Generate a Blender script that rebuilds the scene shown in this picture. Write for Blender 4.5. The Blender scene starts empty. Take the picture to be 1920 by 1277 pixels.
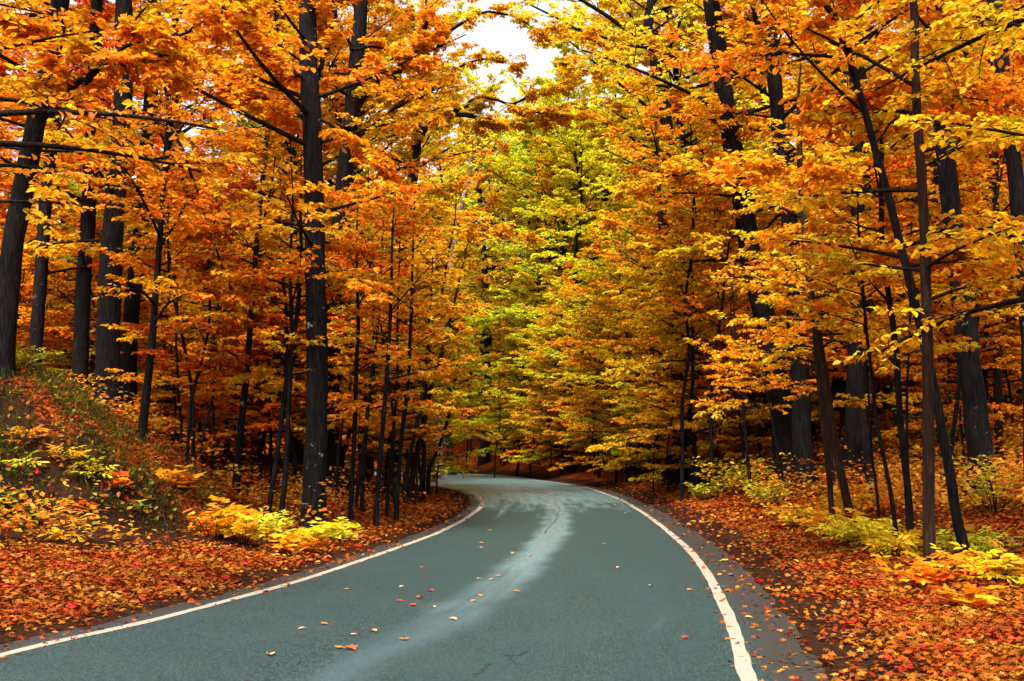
import bpy, math, random
import numpy as np
from mathutils import Vector

R = math.radians
SC = bpy.context.scene
COL = SC.collection

# ------------------------------------------------------------------ camera
F = 2130.0                                   # focal length in photograph pixels
PITCH = R(5.62)
CAM_Z = 1.75
cd = bpy.data.cameras.new('camera')
cam = bpy.data.objects.new('camera', cd); COL.objects.link(cam)
cam.location = (0, 0, CAM_Z)
cam.rotation_euler = (R(90) + PITCH, 0, 0)
cd.sensor_width = 36; cd.lens = 36 * F / 1920
cd.clip_start = 0.05; cd.clip_end = 3000
cd.dof.use_dof = True; cd.dof.focus_distance = 24; cd.dof.aperture_fstop = 4.0
SC.camera = cam

# ------------------------------------------------------------------ sky and sun
SUN_EL, SUN_AZ = 60, 196                     # azimuth clockwise from +Y
w = bpy.data.worlds.new('World'); SC.world = w; w.use_nodes = True
nt = w.node_tree; nt.nodes.clear()
sky = nt.nodes.new('ShaderNodeTexSky'); sky.sky_type = 'NISHITA'; sky.sun_disc = False
sky.sun_elevation = R(SUN_EL); sky.sun_rotation = R(SUN_AZ)
sky.air_density = 1.0; sky.dust_density = 4.0; sky.ozone_density = 1.0
hs = nt.nodes.new('ShaderNodeHueSaturation'); hs.inputs['Saturation'].default_value = 0.35
bg = nt.nodes.new('ShaderNodeBackground'); bg.inputs['Strength'].default_value = 0.15
wo = nt.nodes.new('ShaderNodeOutputWorld')
nt.links.new(sky.outputs[0], hs.inputs['Color']); nt.links.new(hs.outputs[0], bg.inputs[0]); nt.links.new(bg.outputs[0], wo.inputs[0])
sl = bpy.data.lights.new('sun', 'SUN'); sl.energy = 3.5; sl.angle = R(16); sl.color = (1, .92, .76)
so = bpy.data.objects.new('sun', sl); COL.objects.link(so)
sd = Vector((math.sin(R(SUN_AZ)) * math.cos(R(SUN_EL)), math.cos(R(SUN_AZ)) * math.cos(R(SUN_EL)), math.sin(R(SUN_EL))))
so.rotation_euler = sd.to_track_quat('Z', 'Y').to_euler()
SC.view_settings.view_transform = 'Standard'; SC.view_settings.look = 'None'
SC.view_settings.gamma = 1; SC.view_settings.use_curve_mapping = False
SC.view_settings.exposure = 1.45
cy = SC.cycles
cy.max_bounces = 7; cy.diffuse_bounces = 4; cy.glossy_bounces = 3; cy.transmission_bounces = 4
cy.use_denoising = True
cy.sample_clamp_indirect = 8
cy.use_adaptive_sampling = True; cy.adaptive_threshold = 0.02

# ------------------------------------------------------------------ picture <-> place
sp, cp = math.sin(PITCH), math.cos(PITCH)
def ray(px, py):
    x = (px - 960) / F; y = (638.5 - py) / F
    return np.array([x, cp - y * sp, sp + y * cp])
def at(px, py, Y):
    d = ray(px, py); return np.array([0, 0, CAM_Z]) + d * (Y / d[1])
def flat(px, py):
    d = ray(px, py); return (d * (-CAM_Z / d[2]))[:2]
def proj(x, y, z):
    dz = z - CAM_Z; dep = y * cp + dz * sp; up = -y * sp + dz * cp
    return 960 + F * x / dep, 638.5 - F * up / dep

def catmull(pts, n=12):
    P = np.array(pts, float); P = np.vstack([2 * P[0] - P[1], P, 2 * P[-1] - P[-2]]); out = []
    for i in range(1, len(P) - 2):
        for t in np.linspace(0, 1, n, endpoint=False):
            a, b, c, d = P[i - 1:i + 3]
            out.append(.5 * (2 * b + (c - a) * t + (2 * a - 5 * b + 4 * c - d) * t * t + (3 * b - a - 3 * c + d) * t ** 3))
    out.append(P[-2]); return np.array(out)
def resample(P, n):
    s = np.r_[0, np.cumsum(np.linalg.norm(np.diff(P, axis=0), axis=1))]
    q = np.linspace(0, s[-1], n)
    return np.stack([np.interp(q, s, P[:, k]) for k in range(P.shape[1])], 1)

Lpx = [(0, 1226), (150, 1195), (300, 1160), (450, 1120), (560, 1090), (680, 1050), (760, 1022), (820, 1000), (870, 975), (898, 955), (905, 944), (899, 932), (880, 922), (855, 916), (832, 913)]
Rpx = [(1405, 1277), (1385, 1200), (1355, 1130), (1320, 1060), (1270, 1010), (1215, 967), (1165, 937), (1100, 914), (1030, 904), (960, 897), (900, 891.5), (830, 887)]
Lw = [np.array(p) for p in [(-6.3, -20), (-5.9, -8), (-5.1, 3)]] + [flat(*p) for p in Lpx]
Rw = [np.array(p) for p in [(-1.0, -20), (-.3, -8), (.95, 3)]] + [flat(*p) for p in Rpx]
e = Lw[-1]; Lw += [e + (-2.2, 5.5), e + (-6.5, 12), e + (-14, 18), e + (-27, 23), e + (-50, 27)]
e = Rw[-1]; Rw += [e + (-4, 4), e + (-11, 8), e + (-25, 11.5), e + (-50, 15)]
def smooth_line(W):
    P_ = resample(np.array(W), 2500); kk = np.hanning(45); kk /= kk.sum()
    return np.stack([np.convolve(np.pad(P_[:, c], 22, mode='reflect', reflect_type='odd'), kk, 'valid') for c in range(2)], 1)
LL = smooth_line(Lw); RR = smooth_line(Rw)
# matching stations along both lines
NS = 500
Lr = resample(LL, 2500); Rr = resample(RR, 2500)
Ls = resample(LL, NS); Rs = np.zeros_like(Ls); k = 0
for i in range(NS):
    T = Ls[min(i + 1, NS - 1)] - Ls[max(i - 1, 0)]; T /= np.linalg.norm(T)
    lo, hi = k, min(k + 60, 2500)
    dd = np.abs((Rr[lo:hi] - Ls[i]) @ T); k = lo + int(np.argmin(dd)); Rs[i] = Rr[k]
ker = np.ones(25) / 25
for c in range(2):
    Rs[:, c] = np.convolve(np.pad(Rs[:, c], 12, mode='edge'), ker, 'valid')
Cn = (Ls + Rs) / 2; HW = np.linalg.norm(Rs - Ls, axis=1) / 2
Tn = np.gradient(Cn, axis=0); Tn /= np.linalg.norm(Tn, axis=1)[:, None]
Nn = np.stack([Tn[:, 1], -Tn[:, 0]], 1)      # points to the right of the road
ARC = np.r_[0, np.cumsum(np.linalg.norm(np.diff(Cn, axis=0), axis=1))]

def road_dist(x, y):
    """signed distance from the centre line and half width there"""
    x = np.atleast_1d(np.asarray(x, float)); y = np.atleast_1d(np.asarray(y, float))
    out = np.empty_like(x); hw = np.empty_like(x)
    for i in range(0, len(x), 4000):
        dx = x[i:i + 4000, None] - Cn[None, :, 0]; dy = y[i:i + 4000, None] - Cn[None, :, 1]
        D2 = dx * dx + dy * dy; j = np.argmin(D2, 1); n = np.arange(len(j))
        side = dx[n, j] * Nn[j, 0] + dy[n, j] * Nn[j, 1]
        out[i:i + 4000] = np.sign(side) * np.sqrt(D2[n, j]); hw[i:i + 4000] = HW[j]
    return out, hw

def sm(t): t = np.clip(t, 0, 1); return t * t * (3 - 2 * t)
def wob(x, y, f, s=0):
    return (np.sin(x * f + 1.3 + s) * np.cos(y * f * 1.13 + .7 + s * 2) + .5 * np.sin(x * f * 2.3 + y * f * 1.7 + s) + .25 * np.sin(x * f * 4.1 - y * f * 3.7 + s)) / 1.75
def H(x, y):
    x = np.atleast_1d(np.asarray(x, float)); y = np.atleast_1d(np.asarray(y, float))
    d, hw = road_dist(x, y); o = np.abs(d) - hw
    yy = sm((y - 14) / 30)
    # left side
    zl = .055 * np.clip(o - 1.2, 0, 60) + .03 * sm((o - .5) / 1.0)
    ex, ey = (x + 17.2) / 11.3, (y - 24.5) / np.where(y < 24.5, 6.0, 10)
    r2 = ex * ex + ey * ey + .05 * wob(x, y, .9)
    zl = zl + 4.1 * np.clip(1 - r2, 0, 1) ** .80
    zl = zl + 1.25 * np.exp(-((x + 14) / 8.5) ** 2 - ((y - 50) / 6.5) ** 2) * sm((o - .8) / 4.5)
    # right side
    u = np.clip(o - .9, 0, 60)
    zr = (.055 + .15 * yy) * u + .006 * np.minimum(u, 15) ** 2 + .02 * sm((o - .8) / .6)
    z = np.where(d < 0, zl, zr)
    z = np.minimum(z, 9 + .1 * z)
    rr = np.hypot(x, y)
    z = z + .10 * np.clip(rr - 75, 0, 120) * sm(o / 8)
    z = z + sm((o - 1) / 3) * (.10 * wob(x, y, 1.1) + .05 * wob(x, y, 3.1, 2))
    edge = np.where(d < 0, .34, .55)
    z = z + np.where(o < edge + .6, (-.035) * (1 - sm((o - edge + .25 - .12 * wob(x, y, 2.3)) / .35)), 0) + .012 * sm((o - edge) / .3)
    return z
def hz(x, y): return float(H(x, y)[0])
def hit(px, py):
    d = ray(px, py)
    ts = np.geomspace(5, 160, 1500); P = np.array([0, 0, CAM_Z]) + ts[:, None] * d
    below = P[:, 2] < H(P[:, 0], P[:, 1])
    i = int(np.argmax(below)) if below.any() else -1
    return P[i]

# ------------------------------------------------------------------ object helpers
def tag(o, label=None, cat=None, group=None, kind=None):
    for k_, v_ in (('label', label), ('category', cat), ('group', group), ('kind', kind)):
        if v_: o[k_] = v_
    return o
def empty(name, loc=(0, 0, 0), rz=0):
    o = bpy.data.objects.new(name, None); COL.objects.link(o); o.location = loc; o.rotation_euler = (0, 0, rz)
    o.empty_display_size = .2; return o
class MB:
    """collects vertices and faces, links them as ONE mesh object"""
    def __init__(s): s.v = []; s.f = []; s.n = 0; s.a = []
    def add(s, v, faces, attr=None):
        v = np.asarray(v, float).reshape(-1, 3); faces = np.asarray(faces, int)
        s.v.append(v); s.f.append(faces + s.n); s.n += len(v)
        s.a.append(np.zeros((len(faces), 3)) if attr is None else attr)
    def mesh(s, name, mat, smooth=False):
        me = bpy.data.meshes.new(name)
        v = np.concatenate(s.v).astype(np.float32)
        lv = np.concatenate([f.ravel() for f in s.f]).astype(np.int32)
        cnt = np.concatenate([np.full(len(f), f.shape[1]) for f in s.f])
        st = np.r_[0, np.cumsum(cnt)[:-1]].astype(np.int32)
        me.vertices.add(len(v)); me.vertices.foreach_set('co', v.ravel())
        me.loops.add(len(lv)); me.loops.foreach_set('vertex_index', lv)
        me.polygons.add(len(cnt)); me.polygons.foreach_set('loop_start', st)
        me.polygons.foreach_set('use_smooth', np.full(len(cnt), smooth))
        at_ = me.attributes.new('leafv', 'FLOAT_VECTOR', 'FACE')
        at_.data.foreach_set('vector', np.concatenate(s.a).astype(np.float32).ravel())
        me.update(calc_edges=True); me.materials.append(mat); return me
    def build(s, name, mat, parent=None, smooth=False):
        o = bpy.data.objects.new(name, s.mesh(name, mat, smooth)); COL.objects.link(o); o.parent = parent; return o
def copy_tree(root):
    c = root.copy(); COL.objects.link(c)
    for ch in root.children:
        d = ch.copy(); COL.objects.link(d); d.parent = c
        for g in ch.children:
            e_ = g.copy(); COL.objects.link(e_); e_.parent = d
    return c

# ------------------------------------------------------------------ materials
def mat(name):
    m = bpy.data.materials.new(name); m.use_nodes = True; t = m.node_tree; t.nodes.clear()
    return m, t, (lambda k, **kw: _node(t, k, kw)), t.links.new
def _node(t, k, kw):
    n = t.nodes.new('ShaderNode' + k)
    for a, b in kw.items():
        if a.startswith('i_'): n.inputs[a[2:].replace('_', ' ')].default_value = b
        else: setattr(n, a, b)
    return n
def mixc(N, L, fac, a, b, bt='MIX'):
    m = N('Mix', data_type='RGBA', blend_type=bt)
    if isinstance(fac, (int, float)): m.inputs[0].default_value = fac
    else: L(fac, m.inputs[0])
    for sock, v in ((m.inputs[6], a), (m.inputs[7], b)):
        if isinstance(v, tuple): sock.default_value = (*v, 1)
        else: L(v, sock)
    return m.outputs[2]
def mth(N, L, op, a, b=0.0, c=None):
    m = N('Math', operation=op)
    for i, v in enumerate((a, b) if c is None else (a, b, c)):
        if isinstance(v, (int, float)): m.inputs[i].default_value = v
        else: L(v, m.inputs[i])
    return m.outputs[0]
def mrange(N, L, v, a, b, c=0.0, d=1.0):
    m = N('MapRange', interpolation_type='SMOOTHSTEP'); L(v, m.inputs[0])
    for i, q in enumerate((a, b, c, d)): m.inputs[1 + i].default_value = q
    return m.outputs[0]

def leaf_material(name, green=(.22, .30, .02), trans=.5, huev=.07, satv=1.0, greenamt=.35):
    m, t, N, L = mat(name)
    oi = N('ObjectInfo'); at_ = N('Attribute', attribute_name='leafv'); sx = N('SeparateXYZ'); L(at_.outputs['Vector'], sx.inputs[0])
    rnd, cl, th = sx.outputs
    h = mth(N, L, 'ADD', mth(N, L, 'MULTIPLY_ADD', rnd, huev, .5 - huev * .4), mth(N, L, 'MULTIPLY_ADD', cl, .045, -.02))
    v = mth(N, L, 'MULTIPLY_ADD', th, .85, .38)
    hsv = N('HueSaturation'); L(oi.outputs['Color'], hsv.inputs['Color']); L(h, hsv.inputs['Hue']); L(v, hsv.inputs['Value']); hsv.inputs['Saturation'].default_value = satv
    g = mrange(N, L, mth(N, L, 'ADD', mth(N, L, 'MULTIPLY', cl, .7), mth(N, L, 'MULTIPLY', th, .3)), 1 - greenamt, 1.0, 0, .8)
    c = mixc(N, L, g, hsv.outputs[0], green)
    pb = N('BsdfPrincipled'); L(c, pb.inputs['Base Color']); pb.inputs['Roughness'].default_value = .5; pb.inputs['Specular IOR Level'].default_value = .10
    tr = N('BsdfTranslucent'); L(c, tr.inputs[0])
    mx = N('MixShader'); mx.inputs[0].default_value = trans; L(pb.outputs[0], mx.inputs[1]); L(tr.outputs[0], mx.inputs[2])
    o = N('OutputMaterial'); L(mx.outputs[0], o.inputs[0]); return m
M_LEAF = leaf_material('autumn_leaves', huev=.05, green=(.46, .45, .02), greenamt=.36)
M_SHRUB = leaf_material('shrub_leaves', green=(.42, .40, .02), huev=.05, greenamt=.25, trans=.45)
M_LITTER = leaf_material('litter_leaves', green=(.50, .22, .03), trans=.1, huev=.04, greenamt=.3)

def bark_material(name, dark, lite, lichen=0.0, lichen_col=(.30, .31, .20)):
    m, t, N, L = mat(name)
    tc = N('TexCoord'); mp = N('Mapping'); mp.inputs['Scale'].default_value = (1, 1, .12); L(tc.outputs['Object'], mp.inputs[0])
    n1 = N('TexNoise', i_Scale=26.0, i_Detail=6.0, i_Roughness=.65); L(mp.outputs[0], n1.inputs['Vector'])
    n2 = N('TexNoise', i_Scale=2.2, i_Detail=3.0); L(tc.outputs['Object'], n2.inputs['Vector'])
    c = mixc(N, L, mrange(N, L, n1.outputs[0], .42, .62), dark, tuple(q * .75 for q in lite))
    c = mixc(N, L, mrange(N, L, n2.outputs[0], .4, .75, 0, .5), c, tuple(q * .5 for q in dark))
    if lichen:
        n3 = N('TexNoise', i_Scale=3.6, i_Detail=7.0, i_Roughness=.72); L(tc.outputs['Object'], n3.inputs['Vector'])
        c = mixc(N, L, mrange(N, L, n3.outputs[0], .71 - lichen, .78 - lichen), c, lichen_col)
    pb = N('BsdfPrincipled'); L(c, pb.inputs['Base Color']); pb.inputs['Roughness'].default_value = .85; pb.inputs['Specular IOR Level'].default_value = .06
    b = N('Bump'); b.inputs['Strength'].default_value = 1.0; b.inputs['Distance'].default_value = .03; L(n1.outputs[0], b.inputs['Height']); L(b.outputs[0], pb.inputs['Normal'])
    o = N('OutputMaterial'); L(pb.outputs[0], o.inputs[0]); return m
M_BARK = bark_material('dark_bark', (.004, .0035, .004), (.020, .016, .014))
M_BARKL = bark_material('lichen_bark', (.004, .0035, .0045), (.020, .017, .015), .09)
M_BARKB = bark_material('brown_bark', (.012, .006, .004), (.042, .022, .014))
M_BARKP = bark_material('pale_bark', (.16, .12, .10), (.42, .34, .28))
M_TWIG = bark_material('twig_bark', (.006, .004, .003), (.022, .015, .011))

# ------------------------------------------------------------------ leaf shapes  (u along, v across, w up)
def T(p, f): return np.array(p, float), np.array(f, int)
LEAF2 = T([(0, 0, 0), (.45, -.33, .07), (1, 0, -.06), (.45, .33, .07)], [(0, 1, 2), (0, 2, 3)])
LEAF4 = T([(0, 0, 0), (.30, -.30, .07), (.68, -.25, .05), (1, 0, -.07), (.68, .25, .05), (.30, .30, .07)], [(0, 1, 2, 3), (0, 3, 4, 5)])
_mp = [(0, 0, 0), (.02, -.28, .03), (.30, -.24, .03), (.42, -.52, .02), (.62, -.20, .04), (1.0, 0, -.07), (.62, .20, .04), (.42, .52, .02), (.30, .24, .03), (.02, .28, .03), (.33, 0, -.01)]
MAPLE = T(_mp, [(10, i, (i + 1) % 10) for i in range(10)])
def pinnate():
    V, Fc = [], []
    for (u0, v0, ang, sc) in ((.55, 0, 0, .55), (.42, -.03, -58, .42), (.42, .03, 58, .42), (.18, -.02, -72, .34), (.18, .02, 72, .34)):
        a = R(ang); n = len(V)
        for (u, v, w_) in ((0, 0, 0), (.35, -.22, .05), (.7, -.17, .03), (1, 0, -.08), (.7, .17, .03), (.35, .22, .05)):
            u *= sc; v *= sc; V.append((u0 + u * math.cos(a) - v * math.sin(a), v0 + u * math.sin(a) + v * math.cos(a), w_ * sc - .12 * u))
        Fc += [(n, n + 1, n + 2, n + 3), (n, n + 3, n + 4, n + 5)]
    return T(V, Fc)
PINN = pinnate()

def unit(a): return a / np.maximum(np.linalg.norm(a, axis=-1, keepdims=True), 1e-9)
def add_leaves(mb, P, D, Nrm, size, shape, rnd, cl, th):
    D = unit(D); Y_ = unit(np.cross(Nrm, D)); Z_ = np.cross(D, Y_)
    V, Fc = shape; s = size[:, None, None]
    pts = P[:, None, :] + s * (V[None, :, 0:1] * D[:, None] + V[None, :, 1:2] * Y_[:, None] + V[None, :, 2:3] * Z_[:, None])
    n, m = len(P), len(V)
    faces = (Fc[None] + (np.arange(n) * m)[:, None, None]).reshape(-1, Fc.shape[1])
    attr = np.repeat(np.stack([rnd, cl, th], 1), len(Fc), 0)
    mb.add(pts.reshape(-1, 3), faces, attr)

def tubes(mb, a, b, c, r0, r1, m, k):
    """quadratic curves a+bs+cs2 swept as tapering tubes"""
    n = len(a); s = np.linspace(0, 1, m + 1)[None, :, None]
    P = a[:, None] + b[:, None] * s + c[:, None] * s * s
    Tt = unit(b[:, None] + 2 * c[:, None] * s)
    U = unit(np.cross(Tt, np.array([.13, .21, .97]))); W = np.cross(Tt, U)
    rad = r0[:, None, None] * (1 - s) + r1[:, None, None] * s
    ang = np.linspace(0, 2 * np.pi, k, endpoint=False)
    ring = P[:, :, None] + rad[..., None] * (U[:, :, None] * np.cos(ang)[:, None] + W[:, :, None] * np.sin(ang)[:, None])
    i = np.arange(n)[:, None, None] * (m + 1) * k; j = np.arange(m)[None, :, None] * k; q = np.arange(k)[None, None]; q2 = (q + 1) % k
    f = np.stack([i + j + q, i + j + q2, i + j + k + q2, i + j + k + q], -1).reshape(-1, 4)
    mb.add(ring.reshape(-1, 3), f)

def trunk_mesh(mb, P, rad, rng, sides=14, flare=.5):
    """P: polyline from the base upward; rad at each point"""
    s = np.r_[0, np.cumsum(np.linalg.norm(np.diff(P, axis=0), axis=1))]
    n = max(8, int(s[-1] / .35)); q = s[-1] * np.linspace(0, 1, n) ** 1.25
    C = np.stack([np.interp(q, s, P[:, i]) for i in range(3)], 1); r = np.interp(q, s, rad)
    ph = rng.uniform(0, 6.28, 3); nl = rng.integers(4, 7)
    a = np.linspace(0, 2 * np.pi, sides, endpoint=False)[None]; qq = q[:, None]
    fl = np.exp(-np.clip(qq - .25, 0, 99) / (.9 * max(rad[0], .04) * 2.2))
    rr = r[:, None] * (1 + flare * fl * (1 + .45 * np.cos(a * nl + ph[0])) + .05 * np.sin(a * 3 + qq * 1.3 + ph[1]) + .04 * np.sin(a * 5 - qq * 2.1 + ph[2]) + .03 * rng.normal(0, 1, (n, sides)))
    V = np.stack([C[:, None, 0] + rr * np.cos(a), C[:, None, 1] + rr * np.sin(a), np.repeat(C[:, 2:3], sides, 1)], -1)
    i = np.arange(n - 1)[:, None] * sides; k_ = np.arange(sides)[None]; k2 = (k_ + 1) % sides
    f = np.stack([i + k_, i + k2, i + sides + k2, i + sides + k_], -1).reshape(-1, 4)
    mb.add(V.reshape(-1, 3), f)

def grow(rng, P, rad, spec, wood, leaves):
    """limbs, side shoots, twigs and leaves along the trunk polyline P"""
    z = P[:, 2]; n1 = spec['n1']; z0, z1 = spec['z']
    zz = np.sort(rng.uniform(0, 1, n1) ** spec.get('zpow', 1.0)) * (z1 - z0) + z0
    A = np.stack([np.interp(zz, z, P[:, i]) for i in range(3)], 1); rt = np.interp(zz, z, rad)
    t = (zz - z0) / max(z1 - z0, .01)
    az = np.arange(n1) * 2.399 + rng.normal(0, .5, n1)
    if 'az' in spec:
        a0, spread = spec['az']; az = R(a0) + rng.normal(0, R(spread), n1)
    el = np.radians(spec['el'][0] * (1 - t) + spec['el'][1] * t) + rng.normal(0, .13, n1)
    shape = np.clip(1 - np.abs(t - spec.get('wide', .35)) ** 1.6 * spec.get('narrow', 1.0), .2, 1)
    L1 = spec['L'] * shape * rng.uniform(.45, 1.3, n1)
    b = np.stack([np.cos(az) * np.cos(el), np.sin(az) * np.cos(el), np.sin(el)], 1) * L1[:, None]
    side = np.cross(b, (0, 0, 1.0)); c = side * rng.normal(0, .14, n1)[:, None] + np.array([0, 0, 1]) * (L1 * rng.normal(spec.get('curve', -.06), .10, n1))[:, None]
    r1 = np.minimum(rt * .55, spec.get('rl', .013) * L1 + .004)
    r1e = r1 * .3
    if n1: tubes(wood, A, b, c, r1, r1e, 6, 6)
    for pl, ra, rb in spec.get('limbs', []):
        pl = np.asarray(pl, float); pl = catmull(pl, 4) if len(pl) > 2 else pl
        k_ = len(pl) - 1; kk = np.arange(k_) % 3 == 2; w_ = np.linspace(ra, rb, k_ + 1)
        jit = rng.normal(0, .25, (k_ + 1, 3)) * rb * 4; jit[0] = 0; pl = pl + jit
        a_, b_ = pl[:-1], np.diff(pl, axis=0); tubes(wood, a_, b_, b_ * 0, w_[:-1], w_[1:] * 1.0, 2, 8)
        if spec.get('limb_leaf', True):
            sc = spec.get('limb_L', 2.5)
            A = np.vstack([A, a_[kk]]); b = np.vstack([b, b_[kk] * 2.2]); c = np.vstack([c, b_[kk] * 0]); L1 = np.r_[L1, np.full(kk.sum(), sc)]; r1 = np.r_[r1, w_[:-1][kk] * .5]
    def children(a, b, c, Lp, rp, n, smin, ang, fl, fs, zn):
        N_ = len(a); s = (np.arange(n)[None] + rng.uniform(0, 1, (N_, n))) / n * (1 - smin) + smin
        s_ = s[..., None]; P_ = a[:, None] + b[:, None] * s_ + c[:, None] * s_ * s_
        T_ = unit(b[:, None] + 2 * c[:, None] * s_)
        S_ = unit(np.cross(T_, (0, 0, 1.0))); sg = np.where((np.arange(n)[None] + rng.integers(0, 2, (N_, 1))) % 2, 1, -1)[..., None]
        ph = np.radians(rng.normal(ang, 14, (N_, n)))[..., None]
        D_ = T_ * np.cos(ph) + S_ * sg * np.sin(ph) + rng.normal(0, zn, (N_, n, 3)) * np.array([.4, .4, 1])
        L_ = Lp[:, None] * (fl * (1.15 - s * .75)) * rng.uniform(.6, 1.2, (N_, n)) + fs
        D_ = unit(D_) * L_[..., None]
        C_ = rng.normal(0, .10, (N_, n, 3)) * L_[..., None] + np.array([0, 0, -.07]) * L_[..., None]
        return P_.reshape(-1, 3), D_.reshape(-1, 3), C_.reshape(-1, 3), L_.ravel(), np.repeat(rp, n)
    if len(A) == 0: return
    zn = spec.get('zn', .10)
    a2, b2, c2, L2, r2 = children(A, b, c, L1, r1, spec['n2'], spec.get('s2', .22), 48, .42, .10, zn)
    r2 = np.minimum(r2 * .5, .007 * L2 + .002)
    tubes(wood, a2, b2, c2, r2, r2 * .4, 3, 4)
    a3, b3, c3, L3, r3 = children(a2, b2, c2, L2, r2, spec['n3'], .12, 42, .38, .07, zn)
    tubes(wood, a3, b3, c3, np.full(len(a3), spec.get('rt', .0035)), np.full(len(a3), .0015), 2, 3)
    clump = np.repeat(np.clip(np.repeat(rng.uniform(0, 1, len(A)), spec['n2']) * .6 + rng.uniform(0, 1, len(a2)) * .4, 0, 1), spec['n3'])
    nl = spec['nl']; N_ = len(a3)
    s = ((np.arange(nl)[None] + rng.uniform(0, 1, (N_, nl))) / nl)[..., None]
    P_ = (a3[:, None] + b3[:, None] * s + c3[:, None] * s * s)
    T_ = unit(b3[:, None] + 2 * c3[:, None] * s); S_ = unit(np.cross(T_, (0, 0, 1.0)))
    sg = np.where(np.arange(nl) % 2, 1, -1)[None, :, None]
    D_ = T_ * .55 + S_ * sg * .8 + rng.normal(0, .28, (N_, nl, 3)) + np.array([0, 0, -spec.get('droop', .22)])
    Nr = np.array([0, 0, 1.0]) + rng.normal(0, spec.get('tilt', .42), (N_, nl, 3))
    keep = rng.uniform(0, 1, N_ * nl) < spec.get('keep', .9)
    P_ = P_.reshape(-1, 3)[keep]; D_ = D_.reshape(-1, 3)[keep]; Nr = Nr.reshape(-1, 3)[keep]
    nn = len(P_); sz = spec['leaf'] * rng.uniform(.65, 1.25, nn)
    add_leaves(leaves, P_, D_, Nr, sz, spec.get('shape', LEAF4), rng.uniform(0, 1, nn), np.repeat(clump, nl)[keep], rng.uniform(0, 1, nn))

def make_tree(name, P, rad, spec, seed, bark, leafm=None, color=(.8, .22, .015), sides=14, flare=.5):
    """P in world coordinates; the Empty stands at the trunk's foot"""
    rng = np.random.default_rng(seed); P = np.asarray(P, float); base = P[0].copy(); base[2] = spec.get('ground', P[0][2])
    Q = P - base; root = empty(name, tuple(base))
    sp_ = dict(spec); sp_['z'] = (spec['z'][0] - base[2], spec['z'][1] - base[2])
    if 'limbs' in spec: sp_['limbs'] = [(np.asarray(l) - base, a, b) for l, a, b in spec['limbs']]
    tb, wb, lb = MB(), MB(), MB()
    trunk_mesh(tb, Q, rad, rng, sides, flare)
    grow(rng, Q, rad, sp_, wb, lb)
    tr_ = tb.build('trunk', bark, root, True)
    if wb.n: wb.build('branches', M_TWIG if bark is not M_BARKP else M_BARKP, root, True)
    if lb.n:
        cr = lb.build('crown', leafm or M_LEAF, root); cr.color = (*color, 1)
    return root

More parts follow.
